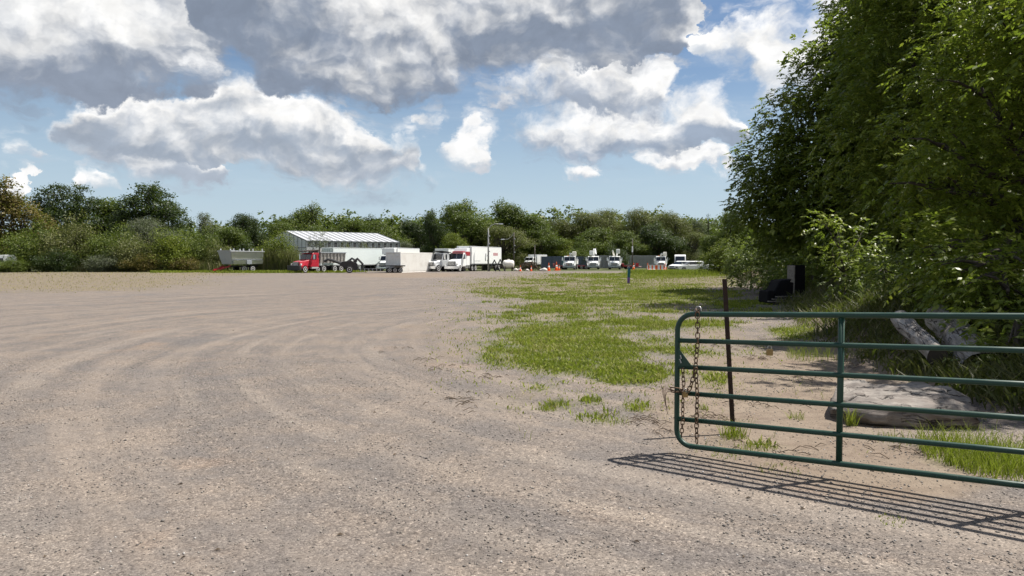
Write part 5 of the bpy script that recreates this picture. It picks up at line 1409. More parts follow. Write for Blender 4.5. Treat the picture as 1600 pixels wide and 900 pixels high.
# utility trucks with booms --------------------------------------------------------------------------
def utility_truck(px, d, deg, label, boom, w=2.3, paint_='white'):
    t = place('utility_truck', label, 'truck', px, d, deg, 'white utility trucks in a row')
    xc = cab(t, 0, paint_, w, 1.5, .85, 1.6, 2.55, 1.5, grille='blackm', bump_='steelgrey')
    chassis(t, -6.6, -.4)
    wheels(t, (-.8,), .95, .48, .3); wheels(t, (-5.0,), .95, .48, .46)
    for s in (1, -1):
        b_ = bx(t, 'side_bin', 'white', -6.4, -3.2, min(s * .72, s * 1.28), max(s * .72, s * 1.28), 1.0, 2.0, .02)
        for k in range(3):
            bx(b_, 'bin_door', 'white', -6.3 + k * 1.04, -5.35 + k * 1.04, min(s * 1.282, s * 1.30), max(s * 1.282, s * 1.30), 1.08, 1.92)
    bx(t, 'deck', 'steelgrey', -6.4, -3.15, -.70, .70, 1.05, 1.2)
    MB().lathe([(.35, 1.2), (.32, 2.2), (.40, 2.25), (.40, 2.6)], 12, 'z', (-4.2, 0, 0)).build('turret', M['white'], t)
    if boom == 'fold':
        MB().tube([(-4.2, 0, 2.5), (-.9, .1, 3.05)], [.18, .14], 8).build('boom', M['white'], t)
        MB().tube([(-.9, .3, 3.0), (-4.6, .3, 2.9)], [.13, .12], 8).build('boom', M['white'], t)
        bx(t, 'bucket', 'tank', -2.9, -2.1, .45, 1.15, 2.5, 3.4, .05)
        bx(t, 'beacon', 'amber', xc - .9, xc - .7, -.5, -.2, 2.56, 2.7)
    elif boom == 'high':
        MB().tube([(-4.2, 0, 2.5), (-2.2, .1, 3.9)], [.20, .16], 8).build('boom', M['white'], t)
        MB().tube([(-2.2, .3, 3.9), (-1.2, .5, 2.9)], [.16, .13], 8).build('boom', M['white'], t)
        bx(t, 'bucket', 'white', -1.9, -1.1, -.75, .0, 2.75, 3.6, .06)
    else:
        MB().tube([(-4.2, -.1, 2.5), (-1.2, -.35, 3.6)], [.20, .15], 8).build('boom', M['tank'], t)
        MB().tube([(-4.4, .35, 2.5), (-1.6, .5, 3.35)], [.15, .12], 8).build('boom', M['white'], t)
        bx(t, 'bucket', 'white', -1.6, -.8, .30, 1.0, 3.0, 3.85, .06)
        MB().tube([(-2.0, -.9, 2.6), (-1.9, -.8, 3.5)], .06, 6).build('jib', M['blackm'], t)
    return t
utility_truck(889, 134, 9, 'left white utility truck with folded boom and amber beacon', 'fold')
utility_truck(927, 138, 7, 'middle white utility truck with its bucket raised above the cab', 'high')
utility_truck(960, 136, 9, 'right white utility truck with dark grille and boom overhead', 'cross')
utility_truck(1033, 142, 10, 'white utility truck behind the striped barricades', 'fold', 2.1)
# red trailers glimpsed between the trucks
for px, d, lb_ in [(911, 142, 'low red flat trailer between the left and middle utility trucks'), (984, 140, 'low red trailer right of the right utility truck'), (877, 141, 'low red trailer left behind the left utility truck')]:
    t = thing('flat_trailer', lb_, 'trailer', (gx(px, d), d, 0), R(5), 'low red trailers among the trucks')
    bx(t, 'deck', 'darkred', -1.5, 1.5, -1, 1, .55, .72)
    for s in (-1.5, 1.42):
        bx(t, 'end_rail', 'red', s, s + .08, -1, 1, .722, 1.2)
    for x_ in (-.5, .4):
        for y_ in (-1.05, 1.05):
            wheel(t, x_, y_, .36, .2)
    MB().tube([(1.5, 0, .6), (2.3, 0, .5)], .06, 6).build('drawbar', M['darkred'], t)

# cars: lofted bodies ------------------------------------------------------------------------------
def suv(t, paint_='white', L_=4.7, w=1.86, h=1.66):
    h2 = w / 2
    st = [(0, .42, .62, .62), (.10, .30, .86, .80), (.9, .24, 1.02, .95), (1.25, .24, 1.06, .98), (2.3, .24, 1.08, 1.0), (3.9, .26, 1.10, 1.0), (4.45, .32, 1.08, .96), (4.66, .42, .98, .86), (4.7, .5, .8, .8)]
    mb = MB(); n = 0
    for (x_, zb, zt, k) in st:
        x_ = L_ / 2 - x_
        yy = h2 * k
        ring = [(x_, -yy * .92, zb), (x_, -yy, zb + .18), (x_, -yy, zt - .16), (x_, -yy * .93, zt), (x_, yy * .93, zt), (x_, yy, zt - .16), (x_, yy, zb + .18), (x_, yy * .92, zb)]
        mb.v += ring
    m_ = len(st)
    for i in range(m_ - 1):
        for k in range(8):
            mb.f.append((i * 8 + k, i * 8 + (k + 1) % 8, (i + 1) * 8 + (k + 1) % 8, (i + 1) * 8 + k))
    mb.f.append(tuple(range(8))); mb.f.append(tuple((m_ - 1) * 8 + k for k in range(7, -1, -1)))
    mb.build('car_body', M[paint_], t, smooth=False, bevel=.03)
    x0 = L_ / 2
    cb = [(x0 - 1.25, 1.05), (x0 - 2.0, h - .06), (x0 - 2.3, h), (x0 - 3.8, h - .03), (x0 - 4.15, h - .12), (x0 - 4.55, 1.06)]
    rl = [(x0 - 1.98, h - .09), (x0 - 2.3, h), (x0 - 3.8, h - .03), (x0 - 4.15, h - .12), (x0 - 4.15, h - .17), (x0 - 2.05, h - .14)]
    gl = MB()
    gl.hull8([(x0 - 4.53, -h2 * .90, 1.04), (x0 - 1.25, -h2 * .90, 1.04), (x0 - 1.25, h2 * .90, 1.04), (x0 - 4.53, h2 * .90, 1.04)],
             [(x0 - 4.12, -h2 * .76, h - .13), (x0 - 2.02, -h2 * .76, h - .10), (x0 - 2.02, h2 * .76, h - .10), (x0 - 4.12, h2 * .76, h - .13)])
    gl.build('window_band', M['glass'], t, bevel=.02)
    MB().hull8([(x0 - 4.2, -h2 * .79, h - .15), (x0 - 1.96, -h2 * .79, h - .12), (x0 - 1.96, h2 * .79, h - .12), (x0 - 4.2, h2 * .79, h - .15)],
               [(x0 - 3.9, -h2 * .68, h - .01), (x0 - 2.3, -h2 * .68, h), (x0 - 2.3, h2 * .68, h), (x0 - 3.9, h2 * .68, h - .01)]).build('roof', M[paint_], t, bevel=.03)
    for s in (1, -1):
        for (xa, xb, xc_, xd) in ((x0 - 1.25, x0 - 1.36, x0 - 2.1, x0 - 2.0), (x0 - 2.75, x0 - 2.87, x0 - 2.87, x0 - 2.78), (x0 - 3.85, x0 - 4.53, x0 - 4.12, x0 - 3.75)):
            MB().hull8([(xa, s * h2 * .91, 1.05), (xb, s * h2 * .91, 1.05), (xb, s * h2 * .925, 1.05), (xa, s * h2 * .925, 1.05)], [(xd, s * h2 * .77, h - .12), (xc_, s * h2 * .77, h - .12), (xc_, s * h2 * .785, h - .12), (xd, s * h2 * .785, h - .12)]).build('pillar', M[paint_ if xb < x0 - 4 else 'blackm'], t)
        bx(t, 'mirror', paint_, x0 - 1.75, x0 - 1.55, min(s * h2 * .95, s * h2 * 1.15), max(s * h2 * .95, s * h2 * 1.15), 1.05, 1.20)
        bx(t, 'headlight', 'lamp', x0 - .45, x0 - .06, min(s * h2 * .5, s * h2 * .86), max(s * h2 * .5, s * h2 * .86), .70, .84)
        bx(t, 'tail_light', 'red', x0 - 4.69, x0 - 4.4, min(s * h2 * .55, s * h2 * .90), max(s * h2 * .55, s * h2 * .90), .86, 1.02)
    bx(t, 'grille', 'blackm', x0 - .08, x0 - .0, -.5, .5, .5, .76)
    bx(t, 'lower_bumper', 'blackm', x0 - .10, x0 + .01, -.8, .8, .30, .46)
    for x_ in (x0 - .92, x0 - 3.72):
        for s in (1, -1):
            wheel(t, x_, s * (h2 - .10), .36, .24)
t = thing('parked_car', 'white parked SUV seen from its side at the right of the yard', 'car', (gx(1079.5, 116), 116, 0), R(180 + 6), 'white cars parked at the right'); suv(t)
t = thing('parked_car', 'white parked SUV behind the side-on one, nose towards the camera', 'car', (gx(1063, 124), 124, 0), R(180 + 40), 'white cars parked at the right'); suv(t)
# white van
t = place('delivery_van', 'tall white van above the roofs of the parked white cars', 'van', 1063, 132, 12)
MB().prism([(0, .45), (0, 1.15), (-.9, 1.45), (-1.5, 2.55), (-2.0, 2.80), (-5.6, 2.80), (-5.8, 2.6), (-5.8, .45)], -1.0, 1.0).build('van_body', M['white'], t, bevel=.06)
MB().hull8([(-.90, -.86, 1.49), (-.90, .86, 1.49), (-1.46, .80, 2.47), (-1.46, -.80, 2.47)], [(-.87, -.86, 1.51), (-.87, .86, 1.51), (-1.42, .80, 2.50), (-1.42, -.80, 2.50)]).build('windscreen', M['glass'], t)
for s in (1, -1):
    MB().hull8([(-2.6, s * 1.004, 1.5), (-1.1, s * 1.004, 1.5), (-1.1, s * 1.012, 1.5), (-2.6, s * 1.012, 1.5)], [(-2.6, s * 1.004, 2.3), (-1.5, s * 1.004, 2.3), (-1.5, s * 1.012, 2.3), (-2.6, s * 1.012, 2.3)]).build('side_window', M['glass'], t)
    bx(t, 'headlight', 'lamp', -.1, .02, min(s * .55, s * .9), max(s * .55, s * .9), .85, 1.08)
    bx(t, 'mirror', 'blackm', -1.25, -1.1, min(s * 1.03, s * 1.22), max(s * 1.03, s * 1.22), 1.55, 1.9)
bx(t, 'grille', 'blackm', -.02, .03, -.5, .5, .75, 1.05)
bx(t, 'bumper', 'blackm', -.1, .06, -1.0, 1.0, .40, .66)
wheels(t, (-.9, -4.6), .88, .36, .24)
# white pickup under the foliage at the far right
t = place('pickup_truck', 'white pickup half hidden by foliage right of the parked cars', 'truck', 1113, 112, 18)
MB().prism([(0, .45), (0, .98), (-.15, 1.08), (-1.35, 1.15), (-5.3, 1.15), (-5.35, .5)], -.97, .97).build('pickup_body', M['white'], t, bevel=.05)
MB().hull8([(-3.3, -.92, 1.15), (-1.35, -.92, 1.15), (-1.35, .92, 1.15), (-3.3, .92, 1.15)], [(-3.15, -.78, 1.78), (-2.0, -.78, 1.80), (-2.0, .78, 1.80), (-3.15, .78, 1.78)]).build('cab_glass', M['glass'], t)
MB().hull8([(-3.2, -.80, 1.74), (-1.95, -.80, 1.76), (-1.95, .80, 1.76), (-3.2, .80, 1.74)], [(-3.1, -.74, 1.86), (-2.1, -.74, 1.87), (-2.1, .74, 1.87), (-3.1, .74, 1.86)]).build('roof', M['white'], t)
for s in (1, -1):
    bx(t, 'headlight', 'lamp', -.06, .02, min(s * .55, s * .92), max(s * .55, s * .92), .72, .94)
bx(t, 'grille', 'blackm', -.02, .03, -.5, .5, .62, .95)
wheels(t, (-.95, -4.3), .86, .38, .26)
# white camper roof glimpsed at the left edge
t = place('camper_trailer', 'low white camper roof glimpsed at the far left edge behind the hedge', 'trailer', -34, 109, 60)
MB().prism([(0, .6), (.2, 1.6), (-.1, 2.55), (-4.5, 2.6), (-4.8, 2.3), (-4.8, .6)], -1.1, 1.1).build('camper_body', M['white'], t, bevel=.05)
wheels(t, (-2.4,), 1.0, .34, .2)
for s in (1, -1):
    bx(t, 'side_window', 'glass', -3.2, -1.6, min(s * 1.103, s * 1.112), max(s * 1.103, s * 1.112), 1.5, 2.1)

# ------------------------------------------------------------------ greenhouse
AX = R(42)
gh_d = 146.0
gap = at(447, 361, gh_d)                     # gable peak
RH = gap.z
t = thing('greenhouse', 'long white-roofed greenhouse with a glazed gable behind the parked trucks', 'greenhouse', (gap.x, gh_d, 0), AX)
GLn, GW, GE = 21.3, 17.5, 0
EH = RH - 2.05                               # eave height
n_p = 15
pw = GLn / n_p
for s in (-1, 1):
    sl = math.hypot(GW / 2, RH - EH)
    ang = math.atan2(RH - EH, GW / 2)
    me = MB().box(.06, pw * .62, 0, sl, -.02, .02).mesh('roof_panel', M['film'])
    me2 = MB().box(pw * .66, pw - .06, 0, sl, -.02, .02).mesh('roof_panel', M['film2'])
    bar = MB().box(-.06, .06, 0, sl, -.03, .06).mesh('glazing_bar', M['gframe'])
    for k in range(n_p):
      for me_ in (me, me2):
        o = link('roof_panel', me_, t)
        o.matrix_basis = Matrix.Translation((k * pw, s * GW / 2, EH)) @ Matrix.Rotation(0 if s < 0 else math.pi, 4, 'Z') @ Matrix.Rotation(ang, 4, 'X') @ (Matrix.Identity(4) if s < 0 else Matrix.Translation((-pw, 0, 0)))
    for k in range(n_p + 1):
        o = link('glazing_bar', bar, t)
        o.matrix_basis = Matrix.Translation((k * pw, s * GW / 2, EH)) @ Matrix.Rotation(0 if s < 0 else math.pi, 4, 'Z') @ Matrix.Rotation(ang, 4, 'X')
    # long wall: upper vent band with posts and dark plates, lower milky band
    y_ = s * GW / 2
    bx(t, 'eave_beam', 'gframe', 0, GLn, y_ - .08, y_ + .08, EH - .12, EH - .04)
    bx(t, 'vent_opening', 'filmw', .1, GLn - .1, y_ - s * .25 - .02, y_ - s * .25 + .02, EH - 1.25, EH - .15)
    for k in range(n_p + 1):
        bx(t, 'wall_post', 'gframe', k * pw - .07, k * pw + .07, y_ - .06, y_ + .06, 0, EH - .121)
    for k in range(n_p):
        bx(t, 'vent_dark_plate', 'inside', k * pw + .45, k * pw + .95, y_ - .03 - s * .06, y_ + .03 - s * .06, EH - 1.15, EH - .30)  # solid plate, its dark colour stands in for the dim inside
        bx(t, 'wall_panel', 'film', k * pw + .09, (k + 1) * pw - .09, y_ - .03, y_ + .03, EH - 2.6, EH - 1.30)
        bx(t, 'lower_panel', 'filmw', k * pw + .09, (k + 1) * pw - .09, y_ - .03, y_ + .03, .1, EH - 2.66)
for xg in (0, GLn):
    mb = MB()
    n_g = 10
    for k in range(n_g):
        y0, y1 = -GW / 2 + k * GW / n_g + .07, -GW / 2 + (k + 1) * GW / n_g - .07
        hh = lambda y: EH + (RH - EH) * (1 - abs(y) / (GW / 2)) - .12
        MB().prism([(y0, EH - 1.3), (y1, EH - 1.3), (y1, hh(y1)), (y0, hh(y0))], xg - .02, xg + .02, 'x').build('gable_panel', M['filmw'], t)
        bx(t, 'gable_wall_panel', 'filmw', xg - .02, xg + .02, y0, y1, .1, EH - 1.42)
    for k in range(n_g + 1):
        y0 = -GW / 2 + k * GW / n_g
        bx(t, 'gable_post', 'gframe', xg - .07, xg + .07, y0 - .05, y0 + .05, 0, EH + (RH - EH) * (1 - abs(y0) / (GW / 2)) - .05)
    bx(t, 'gable_beam', 'gframe', xg - .075, xg + .075, -GW / 2, GW / 2, EH - 1.40, EH - 1.32)
    for s in (-1, 1):
        MB().tube([(xg, s * GW / 2, EH), (xg, 0, RH)], .10, 6).build('verge_bar', M['gframe'], t)
MB().box(0, GLn, -.15, .15, RH - .02, RH + .08).build('ridge_cap', M['film'], t)

random.seed(13)
# ------------------------------------------------------------------ the green tube gate
G0 = at(1058, 594, 6.85); G0 = Vector((G0.x, 6.85, 0))
gdir2 = Vector((0.812, -0.584, 0)).normalized()
GL = 3.66                      # length
RISE = 0.038                   # the gate climbs a little towards its hinges
LEV = [0.075, 0.325, 0.575, 0.825, 1.075, 1.325]
def gp(s, z):
    return Vector((G0.x + gdir2.x * s, G0.y + gdir2.y * s, z + RISE * s))
gate = thing('farm_gate', 'open green tubular steel farm gate with six rails beside the gravel yard', 'gate', (G0.x, G0.y, 0))
def local(pts):
    return [tuple(Vector(p) - Vector((G0.x, G0.y, 0))) for p in pts]
RT = 0.0245
rc = 0.15
path = []
def arc(c_s, c_z, a0, a1, n=8):
    return [gp(c_s + rc * math.cos(a0 + (a1 - a0) * i / n), c_z + rc * math.sin(a0 + (a1 - a0) * i / n)) for i in range(n + 1)]
path += [gp(GL - rc, LEV[0])] + [gp(s, LEV[0]) for s in (2.4, 1.2)]
path += arc(rc, LEV[0] + rc, -math.pi / 2, -math.pi)
path += arc(rc, LEV[5] - rc, math.pi, math.pi / 2)
path += [gp(s, LEV[5]) for s in (1.2, 2.4)]
path += arc(GL - rc, LEV[5] - rc, math.pi / 2, 0)
path += arc(GL - rc, LEV[0] + rc, 0, -math.pi / 2)
MB().tube(local(path), RT, 14).build('outer_frame', M['green'], gate, smooth=True)
for k in range(1, 5):
    MB().tube(local([gp(0.01, LEV[k]), gp(1.2, LEV[k] - 0.002), gp(2.4, LEV[k]), gp(GL - 0.01, LEV[k])]), RT * 0.93, 12).build('rail', M['green'], gate, smooth=True)
nrm = Vector((gdir2.y, -gdir2.x, 0))      # towards the camera side
for s in (1.44, 2.80):
    mb = MB()
    pts = [gp(s, LEV[0]) + nrm * -0.012, gp(s, LEV[5]) + nrm * -0.012]
    mb.tube(local(pts), 0.026, 12)
    mb.build('upright', M['green'], gate, smooth=True)
# triangular gusset plate at the free end, with a slot
mb = MB()
a_, b_, c_ = gp(0.015, LEV[3] + 0.19), gp(0.015, LEV[3] + 0.01), gp(0.16, LEV[3] + 0.01)
for off in (0.024, 0.030):
    pass
mb.add(local([a_ + nrm * .024, b_ + nrm * .024, c_ + nrm * .024, a_ + nrm * .030, b_ + nrm * .030, c_ + nrm * .030]), [(0, 1, 2), (5, 4, 3), (0, 3, 4, 1), (1, 4, 5, 2), (2, 5, 3, 0)])
gus = mb.build('gusset_plate', M['green'], gate)
mb = MB().tube(local([gp(0.045, LEV[3] + 0.115) + nrm * .034, gp(0.055, LEV[3] + 0.085) + nrm * .036, gp(0.04, LEV[3] + 0.075) + nrm * .036, gp(0.055, LEV[3] + 0.04) + nrm * .034]), 0.006, 6)
mb.build('latch_hook', M['galv'], gate)
for z in (LEV[1], LEV[4]):
    h_ = MB().cyl(*local([gp(GL - 0.02, z), gp(GL + 0.10, z)]), 0.012, n=8)
    h_.build('hinge_pin', M['galv'], gate)
# hinge post outside the picture that carries the gate
hp = gp(GL + 0.17, 0)
post = thing('gate_post', 'stout round wooden post carrying the hinges of the green gate', 'post', (hp.x, hp.y, 0))
MB().tube([(0, 0, -0.3), (0.0, 0, 0.9), (0.01, 0, 1.75)], [0.085, 0.08, 0.078], 14).build('post_shaft', M['woodpole'], post, smooth=True)
MB().lathe([(0.09, 1.75), (0.085, 1.79), (0.03, 1.80)], 14).build('post_cap', M['galv'], post)

# chains: every link its own piece
def link_mesh(L_, w_, r_):
    mb = MB(); pts = []
    hl = L_ / 2 - w_ / 2
    for i in range(5):
        a = -math.pi / 2 + math.pi * i / 4; pts.append((w_ / 2 * math.cos(a), 0, 0))
    ring = []
    for i in range(5):
        a = math.pi * i / 4
        ring.append((w_ / 2 * math.cos(a), 0, hl + w_ / 2 * math.sin(a)))
    for i in range(5):
        a = math.pi + math.pi * i / 4
        ring.append((w_ / 2 * math.cos(a), 0, -hl + w_ / 2 * math.sin(a)))
    n = len(ring); k = 5
    for i in range(n):
        p = Vector(ring[i]); t = (Vector(ring[(i + 1) % n]) - Vector(ring[i - 1])).normalized()
        b = Vector((0, 1, 0)); a = b.cross(t)
        for j in range(k):
            q = 2 * math.pi * j / k
            mb.v.append(tuple(p + (a * math.cos(q) + b * math.sin(q)) * r_))
    for i in range(n):
        for j in range(k):
            mb.f.append((i * k + j, i * k + (j + 1) % k, ((i + 1) % n) * k + (j + 1) % k, ((i + 1) % n) * k + j))
    return mb.mesh('chain_link', M['chain'], smooth=True)
LINK = link_mesh(0.060, 0.036, 0.0055)
LINKS = link_mesh(0.052, 0.030, 0.0048)
def chain(name, label, pts, data, pitch, wob=0.15):
    t0 = Vector(pts[0])
    th_ = thing(name, label, 'chain', t0)
    pts = [Vector(p) for p in pts]
    segs = [(pts[i + 1] - pts[i]).length for i in range(len(pts) - 1)]
    tot = sum(segs); n = int(tot / pitch)
    for k in range(n + 1):
        d = k * pitch; i = 0
        while i < len(segs) - 1 and d > segs[i]:
            d -= segs[i]; i += 1
        p = pts[i].lerp(pts[i + 1], min(1, d / segs[i])); t = (pts[i + 1] - pts[i]).normalized()
        o_ = link('chain_link', data, th_)
        q = t.to_track_quat('Z', 'Y')
        spin = Matrix.Rotation((math.pi / 2) * (k % 2) + 0.6 + random.uniform(-wob, wob), 4, 'Z')
        o_.matrix_basis = Matrix.Translation(p - t0) @ q.to_matrix().to_4x4() @ spin
    return th_
fr = nrm * 0.036
top_ = gp(0.205, LEV[5])
chain('hanging_chain', 'long rusty chain looped over the top rail of the green gate hanging down', 
      [top_ + Vector((0, 0, .035)) - nrm * .02, top_ + Vector((0, 0, .036)) + nrm * .03, gp(0.215, LEV[4]) + fr, gp(0.195, LEV[3] + .02) + fr, gp(0.215, LEV[2]) + fr, gp(0.21, LEV[1]) + fr, gp(0.215, LEV[0] + .03) + fr], LINK, 0.047)
chain('hanging_chain', 'short doubled length of rusty chain hanging at the third rail of the gate', 
      [gp(0.20, LEV[3] - 0.02) + fr * 1.4, gp(0.16, LEV[2] + .10) + fr * 1.2, gp(0.13, LEV[2] + .03) + fr * 1.0, gp(0.07, LEV[2] + .015) + fr * 1.2, gp(0.03, LEV[2] + .04) + fr * 1.2], LINK, 0.047)
chain('hanging_chain', 'thin reddish chain hanging inside the end tube of the green gate', 
      [gp(0.07, LEV[3] - 0.03) + fr, gp(0.08, LEV[2] + .1) + fr, gp(0.075, LEV[2] - .05) + fr * 1.1, gp(0.075, LEV[1]) + fr, gp(0.06, LEV[1] - .15) + fr * .8], LINKS, 0.041)
# galvanised ring on top of the rail
sh = thing('shackle', 'bright steel shackle on the top rail where the chain hangs', 'shackle', top_ + Vector((0, 0, .028)))
mb = MB(); mb.tube([(gdir2.x * .024 * math.cos(a), gdir2.y * .024 * math.cos(a), .020 + .024 * math.sin(a)) for a in np.linspace(-.5, math.pi + .5, 10)], .0065, 8)
mb.build('bow', M['galv'], sh, smooth=True)
MB().cyl((-gdir2.x * .03, -gdir2.y * .03, .006), (gdir2.x * .03, gdir2.y * .03, .006), .006, n=8).build('pin', M['galv'], sh)
# wire wound round the end tube
wc = gp(0.0, LEV[2] + 0.02)
mb = MB()
for k in range(4):
    pts = []
    for i in range(19):
        a = 2 * math.pi * i / 18
        rr_ = .034 + .012 * math.sin(2 * a + k) + .004 * k
        pts.append(tuple((gdir2 * (rr_ * 1.25 * math.cos(a)) + nrm * (rr_ * math.sin(a))) + Vector((0, 0, .014 * k - .02 + .012 * math.sin(a + 2 * k)))))
    mb.tube(pts, .0042, 5)
for k in range(4):
    p0 = Vector((0, 0, 0)) + gdir2 * (-.03) + nrm * .03
    mb.tube([p0, p0 + gdir2 * (-.06 - .02 * k) + Vector((0, 0, -.02 + .02 * k)), p0 + gdir2 * (-.08 + .01 * k) + Vector((0, 0, -.08 - .05 * k))], .003, 5)
ww = mb.build('tie_wire', M['chain']); ww.location = wc
tag(ww, 'tangle of rusty wire wound round the end tube of the gate', 'wire')
# padlocks
def padlock(loc, label, s=1.0):
    t = thing('padlock', label, 'padlock', loc)
    q = MB().prism([(-.024 * s, -.05 * s), (.024 * s, -.05 * s), (.024 * s, -.005 * s), (.018 * s, 0), (-.018 * s, 0), (-.024 * s, -.005 * s)], -.011 * s, .011 * s).build('lock_body', M['brass'], t)
    MB().tube([(.015 * s * math.cos(a), 0, .012 * s + .018 * s * math.sin(a)) for a in np.linspace(-.6, math.pi + .6, 10)], .004 * s, 6).build('lock_shackle', M['galv'], t, smooth=True)
    return t
padlock(gp(0.10, LEV[2] + 0.02) + fr * 1.3, 'small dull padlock among the wire and chain at the gate end')
pl = gp(0.86, LEV[4] - 0.055) + nrm * 0.002
padlock(pl, 'small brass padlock hanging below the second rail of the gate', 1.1)

# rusty steel fence post behind the gate
pb = gnd(1147, 676)
T_ = thing('steel_post', 'thin rusty steel fence post leaning behind the green gate', 'post', (pb.x, pb.y, 0))
tp = at(1132, 436, pb.y) - Vector((pb.x, pb.y, 0))
mb = MB(); dv = tp / 10
for i in range(1):
    b0_ = Vector((0, 0, -.15))
    for (u0, u1, v0, v1) in ((-.024, .024, -.004, .004), (-.004, .004, .0045, .034)):
        mb.hull8([b0_ + Vector((u0, v0, 0)), b0_ + Vector((u1, v0, 0)), b0_ + Vector((u1, v1, 0)), b0_ + Vector((u0, v1, 0))],
                 [tp + Vector((u0, v0, 0)), tp + Vector((u1, v0, 0)), tp + Vector((u1, v1, 0)), tp + Vector((u0, v1, 0))])
mb.build('post_bar', M['rust'], T_)
mb = MB()
for i in range(14):
    c_ = tp * ((i + 2) / 16.5)
    mb.box(c_.x - .008, c_.x + .008, c_.y - .012, c_.y - .0045, c_.z - .012, c_.z + .012)
mb.build('stud_row', M['rust'], T_)['kind'] = 'stuff'

# teal and violet marker stake out in the grass
mk = gnd(982, 443.5)
T_ = thing('marker_stake', 'short teal and violet painted marker stake standing in the grass', 'stake', (mk.x, mk.y, 0))
MB().hull8([(-.10, -.08, 0), (.08, -.08, 0), (.08, .08, 0), (-.10, .08, 0)], [(-.075, -.08, .5), (.105, -.08, .5), (.105, .08, .5), (-.075, .08, .5)]).build('lower_sleeve', M['purple'], T_)
MB().hull8([(-.082, -.084, .502), (.112, -.084, .502), (.112, .084, .502), (-.082, .084, .502)], [(-.05, -.084, 1.22), (.14, -.084, 1.22), (.14, .084, 1.22), (-.05, .084, 1.22)]).build('upper_sleeve', M['teal'], T_)
MB().box(-.045, .135, -.07, .07, 1.222, 1.26).build('cap', M['purple'], T_)

# ------------------------------------------------------------------ logs and slab
def log(name, label, p0, p1, r0, r1, mat, hollow=False, seed=0):
    p0, p1 = Vector(p0), Vector(p1)
    c_ = (p0 + p1) / 2; ax = (p1 - p0); ln = ax.length
    T_ = thing(name, label, 'log', c_)
    q = ax.to_track_quat('X', 'Z')
    n, mseg = 26, 22
    V_, F_ = [], []
    for i in range(mseg + 1):
        t = i / mseg
        for k in range(n):
            a = 2 * math.pi * k / n
            r = (r0 * (1 - t) + r1 * t) * (1 + .03 * math.sin(3 * a + 4 * t + seed) + .018 * math.sin(7 * a - 9 * t + seed) + .03 * math.sin(5 * t * 3 + 2 * a + seed) + random.uniform(-.012, .012))
            V_.append((ln * (t - .5), r * math.cos(a) + .03 * math.sin(5 * t + seed), r * math.sin(a)))
    for i in range(mseg):
        for k in range(n):
            F_.append((i * n + k, i * n + (k + 1) % n, (i + 1) * n + (k + 1) % n, (i + 1) * n + k))
    body = MB().add(V_, F_).build('trunk_section', mat, T_, smooth=True)
    body.rotation_mode = 'QUATERNION'; body.rotation_quaternion = q
    for i, sx in ((0, -1), (mseg, 1)):
        vs = [V_[i * n + k] for k in range(n)]
        dep = .22 if hollow else .02
        inner = [(v[0] - sx * dep * (.2 if not hollow else 1), v[1] * .72, v[2] * .72) for v in vs]
        mb = MB().add(vs + inner, [((k + 1) % n, k, n + k, n + (k + 1) % n) if sx > 0 else (k, (k + 1) % n, n + (k + 1) % n, n + k) for k in range(n)] + [tuple(range(n, 2 * n))])
        e = mb.build('cut_end', M['logend'], T_)
        e.rotation_mode = 'QUATERNION'; e.rotation_quaternion = q
    return T_
lg0 = at(1540, 578, 10.4); lg1 = at(1468, 496, 13.2)
log('log', 'thick weathered grey log with a hollow end lying on the bank', lg0, lg1, .27, .26, M['log'], True, 1)
lg0 = at(1462, 556, 10.9); lg1 = at(1408, 498, 12.6)
log('log', 'thinner weathered grey log lying left of the thick one on the bank', lg0, lg1, .145, .155, M['log'], False, 4)
# slab: a broad half-buried split trunk
T_ = thing('log_slab', 'broad flat weathered slab of split trunk lying on the sand behind the gate', 'log', (0, 0, 0))
sl0 = gnd(1296, 654); sl1 = gnd(1532, 676)
ux = (sl1 - sl0).normalized(); uy = Vector((-ux.y, ux.x, 0)); ls = (sl1 - sl0).length
T_.location = (sl0.x, sl0.y, 0); T_.rotation_euler = (0, 0, math.atan2(ux.y, ux.x))
n, mseg = 30, 40
V_, F_ = [], []
prof = [(0.06, -.06), (-.02, .03), (-.06, .12), (-.07, .20), (-.04, .27), (.02, .305), (.12, .32), (.25, .335), (.4, .325), (.55, .345), (.7, .34), (.85, .35), (1.0, .33), (1.1, .27), (1.14, .15), (1.12, -.06)]
prof = [(yy * 1.5, zz * .74) for yy, zz in prof]
for i in range(mseg + 1):
    t = i / mseg
    taper = min(1, .45 + 3.2 * t) * min(1, .30 + 3.6 * (1 - t))
    for k, (yy, zz) in enumerate(prof):
        nz = float(fbm(t * ls * 2.2 + 3, k * .35, 2.0, 4)) - .5
        n2 = float(fbm(t * ls * .8, k * .9, 3.0, 3)) - .5
        V_.append((t * ls + .06 * nz, yy + .22 * nz * (yy < .3) - .10 * math.sin(t * 5.0) * (yy < .3) - .25 * max(0, t - .8) * yy + (1 - taper) * .45 * (1 - yy) * .4, max(-.06, zz * (0.45 + .55 * taper) + (.17 * nz + .12 * n2) * (zz > .03))))
np_ = len(prof)
for i in range(mseg):
    for k in range(np_ - 1):
        F_.append((i * np_ + k, i * np_ + k + 1, (i + 1) * np_ + k + 1, (i + 1) * np_ + k))
F_.append(tuple(range(np_ - 1, -1, -1))); F_.append(tuple(mseg * np_ + k for k in range(np_)))
F_ = [tuple(reversed(f)) for f in F_]
sb = MB().add(V_, F_).build('slab_body', M['slab'], T_, smooth=True)
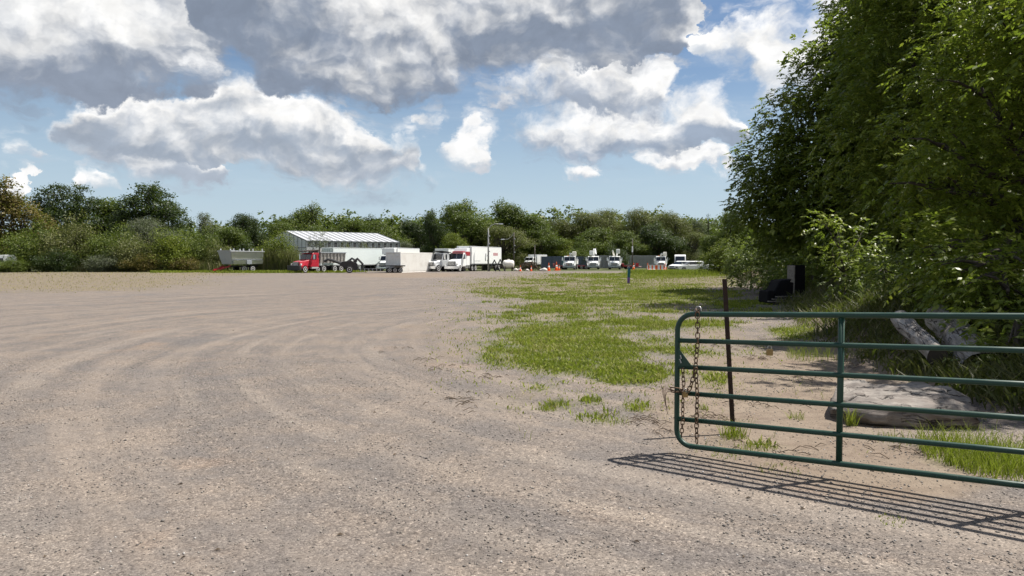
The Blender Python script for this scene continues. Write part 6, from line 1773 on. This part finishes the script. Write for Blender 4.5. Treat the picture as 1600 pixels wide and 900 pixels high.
# dumped things in the shade under the trees
d0 = 30.0
b0_ = at(1222, 470, d0); zz0 = float(hz(b0_.x, d0))
T_ = thing('dumped_seat', 'black seat dumped tilted in the shade under the trees', 'seat', (b0_.x, d0, zz0), R(8))
MB().hull8([(-.85, -.4, 0), (-.45, -.4, .0), (-.45, .4, .0), (-.85, .4, 0)], [(-.83, -.4, .50), (-.60, -.4, .52), (-.60, .4, .52), (-.83, .4, .50)]).build('seat_cushion', M['blackplastic'], T_, bevel=.04)
MB().hull8([(-.60, -.4, .40), (-.30, -.4, .12), (-.30, .4, .12), (-.60, .4, .40)], [(-.30, -.4, .92), (.22, -.4, .98), (.22, .4, .98), (-.30, .4, .92)]).build('seat_back', M['blackplastic'], T_, bevel=.04)
MB().hull8([(-.30, -.38, .12), (.30, -.38, .12), (.30, .38, .12), (-.30, .38, .12)], [(-.28, -.38, .85), (.30, -.38, .85), (.30, .38, .85), (-.28, .38, .85)]).build('seat_base', M['blackplastic'], T_, bevel=.04)
b1_ = at(1244, 466, d0 + 1.2)
T_ = thing('upright_cabinet', 'tall black cabinet standing upright in the shade beside the dumped seat', 'cabinet', (b1_.x, d0 + 1.2, float(hz(b1_.x, d0 + 1.2))), R(12))
MB().box(-.24, .26, -.25, .25, 0, 1.38).build('cabinet_body', M['blackplastic'], T_, bevel=.02)
MB().box(-.285, -.243, -.27, .25, -.05, 1.36).build('side_board', M['plank'], T_)
MB().box(-.20, .22, -.262, -.252, .1, 1.28).build('cabinet_door', M['blackplastic'], T_)
for k in range(3):
    T_ = MB().box(-.75, .75, -.10 + .03 * k, .10 + .03 * k, 0, .05).build('plank', M['plank'])
    px_ = at(1228 + 6 * k, 470, d0 - .5)
    T_.location = (px_.x, d0 - .5, float(hz(px_.x, d0 - .5)) + .03 + .054 * k); T_.rotation_euler = (0, 0, R(4 + 3 * k))
    tag(T_, ('bottom', 'middle', 'top')[k] + ' grey plank of the little stack before the dumped black seat', 'plank', 'planks stacked by the dumped seat')
